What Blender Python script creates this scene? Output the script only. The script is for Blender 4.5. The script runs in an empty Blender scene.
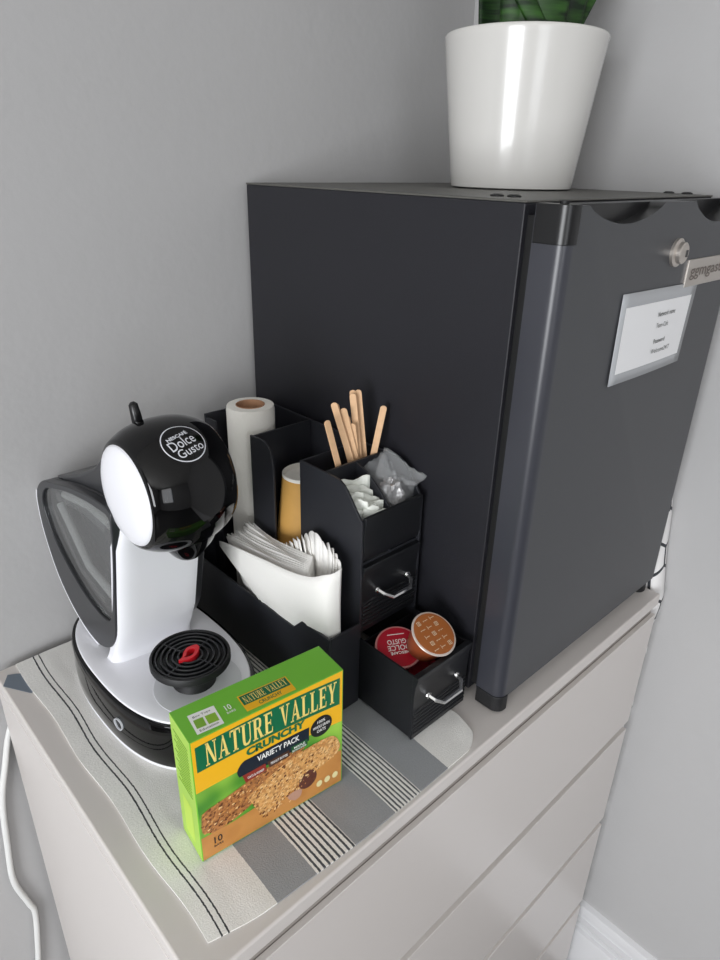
import bpy, bmesh, math, random
from mathutils import Vector, Matrix, noise
from mathutils.bvhtree import BVHTree
random.seed(7)
SC = bpy.context.scene
COL = SC.collection
TOP = 1.0                      # height of the dresser top above the floor; all coordinates below are measured from the dresser top

# ------------------------------------------------------------------ camera
def cam_axes(yaw, pitch, roll):
    ca, sa, cb, sb, cc, sc_ = math.cos(yaw), math.sin(yaw), math.cos(pitch), math.sin(pitch), math.cos(roll), math.sin(roll)
    f = Vector((sa*cb, ca*cb, -sb)); r = Vector((ca, -sa, 0)); u = r.cross(f)
    return cc*r + sc_*u, -sc_*r + cc*u, f
cr, cu, cf = cam_axes(0.7647, 0.4405, 0.0254)
cd = bpy.data.cameras.new('camera')
cam = bpy.data.objects.new('camera', cd); COL.objects.link(cam)
M = Matrix((cr, cu, -cf)).transposed().to_4x4()
M.translation = Vector((-0.1228, -0.2961, 0.5798 + TOP))
cam.matrix_world = M
cd.sensor_fit = 'VERTICAL'; cd.sensor_height = 36.0; cd.lens = 671.5/960*36.0
cd.clip_start = 0.02
SC.camera = cam

# ------------------------------------------------------------------ world, lights, exposure
w = bpy.data.worlds.new('world'); SC.world = w; w.use_nodes = True
bg = w.node_tree.nodes['Background']; bg.inputs[0].default_value = (0.80, 0.88, 1.0, 1); bg.inputs[1].default_value = 1.0
def area(name, loc, target, sx, sy, power, col):
    l = bpy.data.lights.new(name, 'AREA'); l.shape = 'RECTANGLE'; l.size = sx; l.size_y = sy; l.energy = power; l.color = col
    o = bpy.data.objects.new(name, l); COL.objects.link(o); o.location = Vector(loc) + Vector((0, 0, TOP))
    d = Vector(target) - Vector(loc); o.rotation_euler = d.to_track_quat('-Z', 'Y').to_euler()
    return o
# daylight entering through the two windows of the room (left wall, and the wall behind the camera)
area('window_light', (-2.45, -1.05, 0.35), (0, -1.05, 0.30), 1.3, 1.5, 78, (0.965, 0.982, 1.0))
area('window_light', (-1.3, -2.92, 0.65), (-1.0, 0, 0.40), 1.1, 1.4, 16, (0.975, 0.985, 1.0))
SC.view_settings.view_transform = 'Standard'
SC.view_settings.look = 'None'
SC.view_settings.gamma = 1.0
SC.view_settings.use_curve_mapping = False
SC.view_settings.exposure = 0.0

# ------------------------------------------------------------------ materials
def srgb(h):
    if isinstance(h, str):
        h = h.lstrip('#'); c = [int(h[i:i+2], 16)/255 for i in (0, 2, 4)]
    else: c = list(h)
    return tuple((x/12.92 if x <= 0.04045 else ((x+0.055)/1.055)**2.4) for x in c) + (1,)
def mat(name, col, rough=0.5, metal=0.0, spec=0.5, bump=0, bscale=200, coat=0, var=0, vscale=8, sheen=0, trans=0, alpha=1):
    m = bpy.data.materials.new(name); m.use_nodes = True
    nt = m.node_tree; b = nt.nodes['Principled BSDF']
    c = srgb(col); b.inputs['Base Color'].default_value = c
    b.inputs['Roughness'].default_value = rough; b.inputs['Metallic'].default_value = metal
    b.inputs['Specular IOR Level'].default_value = spec
    b.inputs['Coat Weight'].default_value = coat; b.inputs['Coat Roughness'].default_value = 0.05
    b.inputs['Sheen Weight'].default_value = sheen
    b.inputs['Transmission Weight'].default_value = trans; b.inputs['Alpha'].default_value = alpha
    if bump or var:
        tc = nt.nodes.new('ShaderNodeTexCoord')
    if bump:
        n = nt.nodes.new('ShaderNodeTexNoise'); n.inputs['Scale'].default_value = bscale; n.inputs['Detail'].default_value = 4
        bp = nt.nodes.new('ShaderNodeBump'); bp.inputs['Strength'].default_value = bump; bp.inputs['Distance'].default_value = 0.002
        nt.links.new(tc.outputs['Object'], n.inputs['Vector']); nt.links.new(n.outputs['Fac'], bp.inputs['Height'])
        nt.links.new(bp.outputs['Normal'], b.inputs['Normal'])
    if var:
        n2 = nt.nodes.new('ShaderNodeTexNoise'); n2.inputs['Scale'].default_value = vscale; n2.inputs['Detail'].default_value = 5
        mx = nt.nodes.new('ShaderNodeMix'); mx.data_type = 'RGBA'
        mx.inputs['A'].default_value = tuple(x*(1-var) for x in c[:3])+(1,); mx.inputs['B'].default_value = tuple(min(1, x*(1+var)) for x in c[:3])+(1,)
        nt.links.new(tc.outputs['Object'], n2.inputs['Vector']); nt.links.new(n2.outputs['Fac'], mx.inputs['Factor'])
        nt.links.new(mx.outputs['Result'], b.inputs['Base Color'])
    return m
M_wall = mat('wall_paint', '#b5b4b4', 0.75, bump=0.25, bscale=60, var=0.02, vscale=3)
M_ceil = mat('ceiling_paint', '#e8e6e2', 0.9)
M_floor = mat('floor_dark', '#3a3836', 0.5, var=0.2)
M_trimw = mat('trim_white', '#d8d8da', 0.35)
M_lacq = mat('dresser_lacquer', '#d2ccc8', 0.30, spec=0.4)
M_gapshade = mat('dresser_gap_shade', '#9a938d', 0.5)  # same lacquer, with the shade of the drawer gaps put into its colour
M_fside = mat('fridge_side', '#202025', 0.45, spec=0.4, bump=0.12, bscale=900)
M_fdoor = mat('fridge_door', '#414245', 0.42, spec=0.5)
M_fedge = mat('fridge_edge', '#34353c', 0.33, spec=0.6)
M_blk = mat('black_plastic', '#0c0c0e', 0.3)
M_blkmat = mat('black_matte', '#141416', 0.55)
M_org = mat('organizer_black', '#25262b', 0.42, bump=0.08, bscale=1200)
M_orgd = mat('drawer_black', '#17181b', 0.36)
M_gloss = mat('gloss_black', '#050506', 0.05, spec=0.4)
M_white = mat('white_plastic', '#e9e9ee', 0.28)
M_pot = mat('pot_ceramic', '#d2d0cc', 0.22, coat=0.3)
M_chrome = mat('chrome', '#d8d8d8', 0.14, metal=1.0)
M_steel = mat('brushed_steel', '#c4bdb6', 0.35, metal=0.8)
M_red = mat('red_plastic', '#d5202c', 0.3)
M_logo = mat('logo_silver', '#d4d6dc', 0.35)
M_greyd = mat('recess_grey', '#cfd0d4', 0.4)
M_paper = mat('napkin_paper', '#f2f0ec', 0.85, bump=0.15, bscale=500)
M_roll = mat('roll_paper', '#f7f4ec', 0.9, bump=0.35, bscale=350)
M_card = mat('cardboard', '#b98d6c', 0.85)
M_kraft = mat('kraft_paper', '#c9994f', 0.7, var=0.08, vscale=60)
M_cupw = mat('cup_white', '#efece4', 0.6)
M_wood = mat('birch_wood', '#dcb48c', 0.6, var=0.15, vscale=120)
M_pack = mat('sugar_packet', '#eff2ea', 0.55, bump=0.4, bscale=120)
M_green = mat('box_green', '#74bd3c', 0.35)
M_greenl = mat('box_light_green', '#a3cc48', 0.35)
M_dgreen = mat('box_dark_green', '#0b6a43', 0.35)
M_yel = mat('box_yellow', '#f3b81d', 0.35)
M_cream = mat('box_cream', '#f6dc7c', 0.35)
M_navy = mat('box_navy', '#14202e', 0.35)
M_ink = mat('ink_black', '#1c1c1c', 0.4)
M_wht = mat('print_white', '#f2f2ee', 0.4)
M_redbr = mat('print_redbrown', '#8d2f22', 0.4)
M_choc = mat('print_chocolate', '#5d3228', 0.4, var=0.35, vscale=300)
M_podr = mat('capsule_red', '#b3152b', 0.28)
M_podb = mat('capsule_brown', '#8a4526', 0.32)
M_podlid = mat('capsule_tan', '#a5602f', 0.35)
M_foil = mat('capsule_rim', '#dccfc6', 0.3, metal=0.3)
M_soil = mat('soil', '#2c211a', 0.95, bump=0.8, bscale=150)
M_cable = mat('cable_white', '#e2e2e0', 0.4)
M_lam = mat('laminate', '#a9abae', 0.22, spec=0.7)
M_sheet = mat('paper_sheet', '#e9e9ea', 0.3)
M_grey = mat('ink_grey', '#6b6b6b', 0.5)
M_tag = mat('care_tag', '#6e7782', 0.8)
M_bag = mat('clear_bag', '#f4f6f8', 0.08, trans=0.6, alpha=0.26, bump=1.0, bscale=120)
M_bagin = mat('bag_contents', '#b4b2b2', 0.22, metal=0.65, bump=1.0, bscale=170, var=0.5, vscale=140)
M_frame = mat('tank_frame', '#2a2b2e', 0.33)
M_tankin = mat('tank_inside', '#3c3e40', 0.3, var=0.3, vscale=30)
M_pane = mat('tank_pane', '#8a8e90', 0.05, trans=0.9, alpha=0.42, coat=1.0)
M_glass = mat('window_glass', '#f4f8ff', 0.02, trans=1.0, alpha=0.2)

def mat_print_brown(name, a, b, scale):
    m = bpy.data.materials.new(name); m.use_nodes = True; nt = m.node_tree; p = nt.nodes['Principled BSDF']
    tc = nt.nodes.new('ShaderNodeTexCoord'); v = nt.nodes.new('ShaderNodeTexVoronoi'); v.inputs['Scale'].default_value = scale
    n = nt.nodes.new('ShaderNodeTexNoise'); n.inputs['Scale'].default_value = scale*0.9; n.inputs['Detail'].default_value = 6
    ad = nt.nodes.new('ShaderNodeMath'); ad.operation = 'MULTIPLY_ADD'; ad.inputs[1].default_value = 0.45
    r = nt.nodes.new('ShaderNodeValToRGB'); r.color_ramp.elements[0].position = 0.35; r.color_ramp.elements[1].position = 0.85
    r.color_ramp.elements[0].color = srgb(b); r.color_ramp.elements[1].color = srgb(a)
    e = r.color_ramp.elements.new(0.55); e.color = tuple((x+y)/2 for x, y in zip(srgb(a), srgb(b)))
    nt.links.new(tc.outputs['Object'], v.inputs['Vector']); nt.links.new(tc.outputs['Object'], n.inputs['Vector'])
    nt.links.new(v.outputs['Distance'], ad.inputs[0]); nt.links.new(n.outputs['Fac'], ad.inputs[2])
    nt.links.new(ad.outputs[0], r.inputs[0]); nt.links.new(r.outputs[0], p.inputs['Base Color']); p.inputs['Roughness'].default_value = 0.38
    return m
M_bar = mat_print_brown('print_oats', '#e0aa66', '#7b4420', 260)
M_bar2 = mat_print_brown('print_oats_dark', '#b87a43', '#54301c', 300)
M_table = mat_print_brown('print_table', '#c98d4a', '#ad7236', 40)

def mat_boxfront():      # blurred green meadow print
    m = bpy.data.materials.new('box_meadow'); m.use_nodes = True; nt = m.node_tree; p = nt.nodes['Principled BSDF']
    tc = nt.nodes.new('ShaderNodeTexCoord'); n = nt.nodes.new('ShaderNodeTexNoise'); n.inputs['Scale'].default_value = 22; n.inputs['Detail'].default_value = 1
    r = nt.nodes.new('ShaderNodeValToRGB'); r.color_ramp.elements[0].position = 0.35; r.color_ramp.elements[1].position = 0.68
    r.color_ramp.elements[0].color = srgb('#3f8a26'); r.color_ramp.elements[1].color = srgb('#9ccf4a')
    nt.links.new(tc.outputs['Object'], n.inputs['Vector']); nt.links.new(n.outputs['Fac'], r.inputs[0]); nt.links.new(r.outputs[0], p.inputs['Base Color'])
    p.inputs['Roughness'].default_value = 0.35
    return m
M_meadow = mat_boxfront()

def mat_towel():
    m = bpy.data.materials.new('towel_weave'); m.use_nodes = True; nt = m.node_tree; p = nt.nodes['Principled BSDF']
    uv = nt.nodes.new('ShaderNodeUVMap'); uv.uv_map = 'rest'
    sx = nt.nodes.new('ShaderNodeSeparateXYZ'); nt.links.new(uv.outputs[0], sx.inputs[0])
    # wobble of the woven lines
    n = nt.nodes.new('ShaderNodeTexNoise'); n.inputs['Scale'].default_value = 260
    nt.links.new(uv.outputs[0], n.inputs['Vector'])
    w0 = nt.nodes.new('ShaderNodeMath'); w0.operation = 'MULTIPLY_ADD'; w0.inputs[1].default_value = 0.0012; 
    nt.links.new(n.outputs['Fac'], w0.inputs[0]); nt.links.new(sx.outputs[0], w0.inputs[2])
    r = nt.nodes.new('ShaderNodeValToRGB'); cr_ = r.color_ramp; cr_.interpolation = 'CONSTANT'
    W, G, K = srgb('#eceae6'), srgb('#989a9d'), srgb('#3c3d40')
    stops = [(0, W), (0.0103, K), (0.0120, W), (0.0163, K), (0.0180, W), (0.061, G), (0.103, W)]
    def sc(x): return x/0.36
    cr_.elements[0].position = 0; cr_.elements[0].color = W
    cr_.elements[1].position = sc(stops[1][0]); cr_.elements[1].color = K
    for x, c in stops[2:]:
        e = cr_.elements.new(sc(x)); e.color = c
    for x, c in [(0.147, G), (0.200, W), (0.238, G), (0.283, W)]:
        e = cr_.elements.new(sc(x)); e.color = c
    dv = nt.nodes.new('ShaderNodeMath'); dv.operation = 'DIVIDE'; dv.inputs[1].default_value = 0.36
    nt.links.new(w0.outputs[0], dv.inputs[0]); nt.links.new(dv.outputs[0], r.inputs[0])
    # thin dark lines inside the two striped bands
    def band(a, b, k):
        mr = nt.nodes.new('ShaderNodeMapRange'); mr.inputs[1].default_value = a; mr.inputs[2].default_value = b; mr.inputs[3].default_value = 0; mr.inputs[4].default_value = k; mr.clamp = False
        nt.links.new(w0.outputs[0], mr.inputs[0])
        fr = nt.nodes.new('ShaderNodeMath'); fr.operation = 'FRACT'; nt.links.new(mr.outputs[0], fr.inputs[0])
        gt = nt.nodes.new('ShaderNodeMath'); gt.operation = 'GREATER_THAN'; gt.inputs[1].default_value = 0.60; nt.links.new(fr.outputs[0], gt.inputs[0])
        i1 = nt.nodes.new('ShaderNodeMath'); i1.operation = 'GREATER_THAN'; i1.inputs[1].default_value = a; nt.links.new(w0.outputs[0], i1.inputs[0])
        i2 = nt.nodes.new('ShaderNodeMath'); i2.operation = 'LESS_THAN'; i2.inputs[1].default_value = b; nt.links.new(w0.outputs[0], i2.inputs[0])
        m1 = nt.nodes.new('ShaderNodeMath'); m1.operation = 'MULTIPLY'; nt.links.new(gt.outputs[0], m1.inputs[0]); nt.links.new(i1.outputs[0], m1.inputs[1])
        m2 = nt.nodes.new('ShaderNodeMath'); m2.operation = 'MULTIPLY'; nt.links.new(m1.outputs[0], m2.inputs[0]); nt.links.new(i2.outputs[0], m2.inputs[1])
        return m2
    b1, b2 = band(0.103, 0.147, 8), band(0.200, 0.238, 8)
    mxm = nt.nodes.new('ShaderNodeMath'); mxm.operation = 'MAXIMUM'; nt.links.new(b1.outputs[0], mxm.inputs[0]); nt.links.new(b2.outputs[0], mxm.inputs[1])
    mx = nt.nodes.new('ShaderNodeMix'); mx.data_type = 'RGBA'; mx.inputs['B'].default_value = srgb('#4d5054')
    nt.links.new(mxm.outputs[0], mx.inputs['Factor']); nt.links.new(r.outputs[0], mx.inputs['A'])
    n2 = nt.nodes.new('ShaderNodeTexNoise'); n2.inputs['Scale'].default_value = 700; n2.inputs['Detail'].default_value = 3; nt.links.new(uv.outputs[0], n2.inputs['Vector'])
    mr2 = nt.nodes.new('ShaderNodeMapRange'); mr2.inputs[1].default_value = 0.3; mr2.inputs[2].default_value = 0.7; mr2.inputs[3].default_value = 0.90; mr2.inputs[4].default_value = 1.08
    nt.links.new(n2.outputs['Fac'], mr2.inputs[0])
    mu = nt.nodes.new('ShaderNodeMix'); mu.data_type = 'RGBA'; mu.blend_type = 'MULTIPLY'; mu.inputs['Factor'].default_value = 1.0
    nt.links.new(mx.outputs['Result'], mu.inputs['A']); nt.links.new(mr2.outputs[0], mu.inputs['B'])
    nt.links.new(mu.outputs['Result'], p.inputs['Base Color'])
    bp = nt.nodes.new('ShaderNodeBump'); bp.inputs['Strength'].default_value = 0.5; bp.inputs['Distance'].default_value = 0.0008
    nt.links.new(n2.outputs['Fac'], bp.inputs['Height']); nt.links.new(bp.outputs['Normal'], p.inputs['Normal'])
    p.inputs['Roughness'].default_value = 0.9
    return m
M_towel = mat_towel()

def mat_leaf():
    m = bpy.data.materials.new('snake_leaf'); m.use_nodes = True; nt = m.node_tree; p = nt.nodes['Principled BSDF']
    tc = nt.nodes.new('ShaderNodeTexCoord'); mp = nt.nodes.new('ShaderNodeMapping'); mp.inputs['Scale'].default_value = (6, 6, 45)
    n = nt.nodes.new('ShaderNodeTexNoise'); n.inputs['Scale'].default_value = 2.2; n.inputs['Detail'].default_value = 3
    r = nt.nodes.new('ShaderNodeValToRGB'); r.color_ramp.elements[0].position = 0.4; r.color_ramp.elements[1].position = 0.65
    r.color_ramp.elements[0].color = srgb('#0c200c'); r.color_ramp.elements[1].color = srgb('#335a22')
    nt.links.new(tc.outputs['Object'], mp.inputs[0]); nt.links.new(mp.outputs[0], n.inputs['Vector']); nt.links.new(n.outputs['Fac'], r.inputs[0]); nt.links.new(r.outputs[0], p.inputs['Base Color'])
    p.inputs['Roughness'].default_value = 0.5; p.inputs['Specular IOR Level'].default_value = 0.3
    return m
M_leaf = mat_leaf()

def mat_hex():      # white fabric printed with black hexagon outlines, in the fabric's own coordinates
    m = bpy.data.materials.new('hexagon_fabric'); m.use_nodes = True; nt = m.node_tree; p = nt.nodes['Principled BSDF']
    uv = nt.nodes.new('ShaderNodeUVMap'); uv.uv_map = 'rest'
    s = 0.055
    def vm(op, a, b=None):
        n = nt.nodes.new('ShaderNodeVectorMath'); n.operation = op
        nt.links.new(a, n.inputs[0])
        if b is not None:
            if isinstance(b, tuple): n.inputs[1].default_value = b
            else: nt.links.new(b, n.inputs[1])
        return n
    P = vm('MULTIPLY', uv.outputs[0], (1/s, 1/s, 0)).outputs[0]
    rr = (1.0, 1.7320508, 1.0); hh = (0.5, 0.8660254, 0.0)
    def cell(src):
        mo = vm('FLOORED_MODULO' if False else 'MODULO', vm('ADD', src, (1000.0, 1732.0508, 0)).outputs[0], rr).outputs[0]
        return vm('SUBTRACT', mo, hh).outputs[0]
    a = cell(P); b = cell(vm('SUBTRACT', P, hh).outputs[0])
    la = vm('LENGTH', a).outputs['Value']; lb = vm('LENGTH', b).outputs['Value']
    lt = nt.nodes.new('ShaderNodeMath'); lt.operation = 'LESS_THAN'; nt.links.new(lb, lt.inputs[0]); nt.links.new(la, lt.inputs[1])
    mx = nt.nodes.new('ShaderNodeMix'); mx.data_type = 'VECTOR'; nt.links.new(lt.outputs[0], mx.inputs['Factor'])
    nt.links.new(a, mx.inputs[4]); nt.links.new(b, mx.inputs[5])
    ab = vm('ABSOLUTE', mx.outputs[1]).outputs[0]
    d = vm('DOT_PRODUCT', ab, (0.5, 0.8660254, 0)).outputs['Value']
    sp = nt.nodes.new('ShaderNodeSeparateXYZ'); nt.links.new(ab, sp.inputs[0])
    mm = nt.nodes.new('ShaderNodeMath'); mm.operation = 'MAXIMUM'; nt.links.new(d, mm.inputs[0]); nt.links.new(sp.outputs[0], mm.inputs[1])
    g = nt.nodes.new('ShaderNodeMath'); g.operation = 'GREATER_THAN'; g.inputs[1].default_value = 0.455; nt.links.new(mm.outputs[0], g.inputs[0])
    c = nt.nodes.new('ShaderNodeMix'); c.data_type = 'RGBA'; c.inputs['A'].default_value = srgb('#e9e7e6'); c.inputs['B'].default_value = srgb('#35373c')
    nt.links.new(g.outputs[0], c.inputs['Factor']); nt.links.new(c.outputs['Result'], p.inputs['Base Color']); p.inputs['Roughness'].default_value = 0.8
    return m
M_hex = mat_hex()

# ------------------------------------------------------------------ mesh helpers
def thing(name, label, cat, loc=(0, 0, 0), rotz=0, group=None):
    o = bpy.data.objects.new(name, None); o.empty_display_size = 0.02; COL.objects.link(o)
    o.location = loc; o.rotation_euler = (0, 0, rotz); o['label'] = label; o['category'] = cat
    if group: o['group'] = group
    return o
def local(root):
    """matrix from measured (world) coordinates to the coordinates of root"""
    m = Matrix.Identity(4); r = root
    while r is not None:
        m = m @ Matrix.Identity(4)
        break
    chain = []
    r = root
    while r is not None: chain.append(r); r = r.parent
    mw = Matrix.Identity(4)
    for r in reversed(chain):
        mw = mw @ r.matrix_basis
    return mw.inverted()
def obj(name, bm, material, root=None, bevel=0, smooth=None, world=True, solid=0, seg=2, sub=0):
    if root is not None and world: bm.transform(local(root))
    me = bpy.data.meshes.new(name); bmesh.ops.recalc_face_normals(bm, faces=bm.faces) if not solid else None
    bm.to_mesh(me); bm.free()
    o = bpy.data.objects.new(name, me); COL.objects.link(o)
    if root is not None: o.parent = root
    mats = material if isinstance(material, (list, tuple)) else [material]
    for m in mats: me.materials.append(m)
    if smooth is not None:
        for p in me.polygons: p.use_smooth = True
        me.set_sharp_from_angle(angle=math.radians(smooth))
    if solid:
        s = o.modifiers.new('solid', 'SOLIDIFY'); s.thickness = solid; s.offset = 0
    if sub:
        s = o.modifiers.new('sub', 'SUBSURF'); s.levels = sub; s.render_levels = sub
    if bevel:
        b = o.modifiers.new('bevel', 'BEVEL'); b.width = bevel; b.segments = seg; b.limit_method = 'ANGLE'; b.angle_limit = math.radians(40)
        for p in me.polygons: p.use_smooth = True
        me.set_sharp_from_angle(angle=math.radians(60 if smooth is None else smooth)); b.harden_normals = True
    return o
def tag(o, label, cat, group=None):
    o['label'] = label; o['category'] = cat
    if group: o['group'] = group
    return o
def rebase(o, p):
    """move the origin of a single-mesh thing to its base"""
    o.data.transform(Matrix.Translation(-Vector(p))); o.location = p
    return o
def struct(name, bm, m, **k):
    o = obj(name, bm, m, None, **k); o['kind'] = 'structure'; return o
def B(): return bmesh.new()
def box(bm, x0, x1, y0, y1, z0, z1, mi=0):
    vs = [bm.verts.new(p) for p in ((x0,y0,z0),(x1,y0,z0),(x1,y1,z0),(x0,y1,z0),(x0,y0,z1),(x1,y0,z1),(x1,y1,z1),(x0,y1,z1))]
    for f in ((0,3,2,1),(4,5,6,7),(0,1,5,4),(1,2,6,5),(2,3,7,6),(3,0,4,7)):
        bm.faces.new([vs[i] for i in f]).material_index = mi
    return bm
def mk(axis, a, b, t):
    return {'x': (t, a, b), 'y': (a, t, b), 'z': (a, b, t)}[axis]
def prism(bm, pts, axis, t0, t1, mi=0):
    """pts: 2-D outline in the two axes other than axis (in xyz order)"""
    a = [bm.verts.new(mk(axis, p[0], p[1], t0)) for p in pts]; b = [bm.verts.new(mk(axis, p[0], p[1], t1)) for p in pts]
    n = len(pts)
    bm.faces.new(a).material_index = mi; bm.faces.new(b[::-1]).material_index = mi
    for i in range(n):
        bm.faces.new((a[i], b[i], b[(i+1) % n], a[(i+1) % n])).material_index = mi
    return bm
def ringprism(bm, outer, inner, axis, t0, t1):
    n = len(outer)
    def vs(l, t): return [bm.verts.new(mk(axis, p[0], p[1], t)) for p in l]
    o0, o1, i0, i1 = vs(outer, t0), vs(outer, t1), vs(inner, t0), vs(inner, t1)
    for i in range(n):
        j = (i+1) % n
        bm.faces.new((o0[i], o0[j], i0[j], i0[i])); bm.faces.new((o1[i], i1[i], i1[j], o1[j]))
        bm.faces.new((o0[i], o1[i], o1[j], o0[j])); bm.faces.new((i0[i], i0[j], i1[j], i1[i]))
    return bm
def lathe(bm, prof, M=None, seg=48, cap0=True, cap1=True, mi=0):
    """prof: list of (radius, height) about the z axis, then moved by M"""
    M = M or Matrix.Identity(4); rings = []
    for r, h in prof:
        rings.append([bm.verts.new(M @ Vector((r*math.cos(2*math.pi*i/seg), r*math.sin(2*math.pi*i/seg), h))) for i in range(seg)])
    for a, b in zip(rings, rings[1:]):
        for i in range(seg):
            bm.faces.new((a[i], a[(i+1) % seg], b[(i+1) % seg], b[i])).material_index = mi
    if cap0: bm.faces.new(rings[0][::-1]).material_index = mi
    if cap1: bm.faces.new(rings[-1]).material_index = mi
    return bm
def tube(bm, pts, r, seg=10, caps=True):
    pts = [Vector(p) for p in pts]; rings = []; up = None
    for i, p in enumerate(pts):
        t = (pts[min(i+1, len(pts)-1)] - pts[max(i-1, 0)]).normalized()
        if up is None: up = t.orthogonal().normalized()
        up = (up - t*up.dot(t)).normalized(); s = t.cross(up)
        rr = r[i] if isinstance(r, (list, tuple)) else r
        rings.append([bm.verts.new(p + up*rr*math.cos(2*math.pi*k/seg) + s*rr*math.sin(2*math.pi*k/seg)) for k in range(seg)])
    for a, b in zip(rings, rings[1:]):
        for k in range(seg): bm.faces.new((a[k], a[(k+1) % seg], b[(k+1) % seg], b[k]))
    if caps: bm.faces.new(rings[0][::-1]); bm.faces.new(rings[-1])
    return bm
def catmull(pts, n=8, closed=False):
    P = [Vector(p) for p in pts]; out = []; m = len(P)
    rng = range(m) if closed else range(m-1)
    for i in rng:
        g = (lambda k: P[k % m]) if closed else (lambda k: P[max(0, min(m-1, k))])
        a, b, c, d = g(i-1), g(i), g(i+1), g(i+2)
        for j in range(n):
            t = j/n
            out.append(0.5*((2*b) + (c-a)*t + (2*a-5*b+4*c-d)*t*t + (3*b-a-3*c+d)*t**3))
    if not closed: out.append(P[-1])
    return out
def text_bm(s, w, h, shear=0.0, M=None, weight=0.0, res=3):
    """flat lettering fitted into w x h, lower-left at the origin, in the xy plane; returns a bmesh"""
    cu_ = bpy.data.curves.new('t', 'FONT'); cu_.body = s; cu_.resolution_u = res; cu_.offset = weight
    o = bpy.data.objects.new('t', cu_); COL.objects.link(o)
    me = bpy.data.meshes.new_from_object(o.evaluated_get(bpy.context.evaluated_depsgraph_get()))
    bm = bmesh.new(); bm.from_mesh(me)
    bpy.data.objects.remove(o); bpy.data.curves.remove(cu_); bpy.data.meshes.remove(me)
    xs = [v.co.x for v in bm.verts]; ys = [v.co.y for v in bm.verts]
    x0, x1, y0, y1 = min(xs), max(xs), min(ys), max(ys)
    for v in bm.verts:
        x = (v.co.x-x0)/(x1-x0)*w; y = (v.co.y-y0)/(y1-y0)*h
        v.co = (x + shear*y, y, 0)
    if M is not None: bm.transform(M)
    return bm
def merge(dst, src):
    me = bpy.data.meshes.new('tmp'); src.to_mesh(me); src.free(); dst.from_mesh(me); bpy.data.meshes.remove(me); return dst
def frame(o, ex, ey):
    ex = Vector(ex).normalized(); ey = Vector(ey).normalized(); ez = ex.cross(ey)
    m = Matrix((ex, ey, ez)).transposed().to_4x4(); m.translation = Vector(o); return m

# ------------------------------------------------------------------ the room
YW = 0.49; XR = 0.85
RX0, RY0, RZ1 = -2.6, -3.1, 1.5
def wall_with_hole(bm, axis, t0, t1, a0, a1, z0, z1, h):
    ha0, ha1, hz0, hz1 = h
    for (p, q, r, s) in ((a0, ha0, z0, z1), (ha1, a1, z0, z1), (ha0, ha1, z0, hz0), (ha0, ha1, hz1, z1)):
        if axis == 'x': box(bm, t0, t1, p, q, r, s)
        else: box(bm, p, q, t0, t1, r, s)
    return bm
struct('floor', box(B(), RX0-.1, XR+.1, RY0-.1, YW+.1, -1.06, -1.0), M_floor)
struct('ceiling', box(B(), RX0-.1, XR+.1, RY0-.1, YW+.1, RZ1, RZ1+.06), M_ceil)
struct('wall_back', box(B(), RX0-.1, XR+.1, YW, YW+.1, -1.0, RZ1), M_wall)
struct('wall_right', box(B(), XR, XR+.1, RY0, YW, -1.0, RZ1), M_wall)
struct('wall_left', wall_with_hole(B(), 'x', RX0-.1, RX0, RY0, YW, -1.0, RZ1, (-1.75, -0.35, -0.45, 1.15)), M_wall)
struct('wall_front', wall_with_hole(B(), 'y', RY0-.1, RY0, RX0, XR, -1.0, RZ1, (-1.9, -0.7, -0.1, 1.35)), M_wall)
def window(name, axis, t, a0, a1, z0, z1):
    bm = B(); f = 0.05
    def bb(p, q, r, s):
        if axis == 'x': box(bm, t-.03, t+.03, p, q, r, s)
        else: box(bm, p, q, t-.03, t+.03, r, s)
    bb(a0, a0+f, z0, z1); bb(a1-f, a1, z0, z1); bb(a0+f, a1-f, z0, z0+f); bb(a0+f, a1-f, z1-f, z1)
    m = (a0+a1)/2; bb(m-.025, m+.025, z0+f, z1-f)
    o = struct(name, bm, M_trimw)
    g = B()
    if axis == 'x': box(g, t-.004, t+.004, a0+f, a1-f, z0+f, z1-f)
    else: box(g, a0+f, a1-f, t-.004, t+.004, z0+f, z1-f)
    p = obj('pane', g, M_glass, o, world=False)
window('window_1', 'x', RX0-.05, -1.75, -0.35, -0.45, 1.15)
window('window_2', 'y', RY0-.05, -1.9, -0.7, -0.1, 1.35)
def baseboard(name, along, sgn):
    prof = [(0, -1.0), (0.022, -1.0), (0.022, -0.868), (0.020, -0.864), (0.013, -0.861), (0.013, -0.852), (0.019, -0.848), (0.019, -0.838), (0.009, -0.834), (0.009, -0.825), (0.014, -0.821), (0.014, -0.808), (0.010, -0.800), (0, -0.796)]
    bm = B()
    if along == 'y': prism(bm, [(XR-d, z) for d, z in prof], 'y', RY0, YW)
    else: prism(bm, [(YW-d, z) for d, z in prof], 'x', RX0, XR-.022)
    struct(name, bm, M_trimw, smooth=30)
baseboard('baseboard_right', 'y', 1)
baseboard('baseboard_back', 'x', 1)

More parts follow.
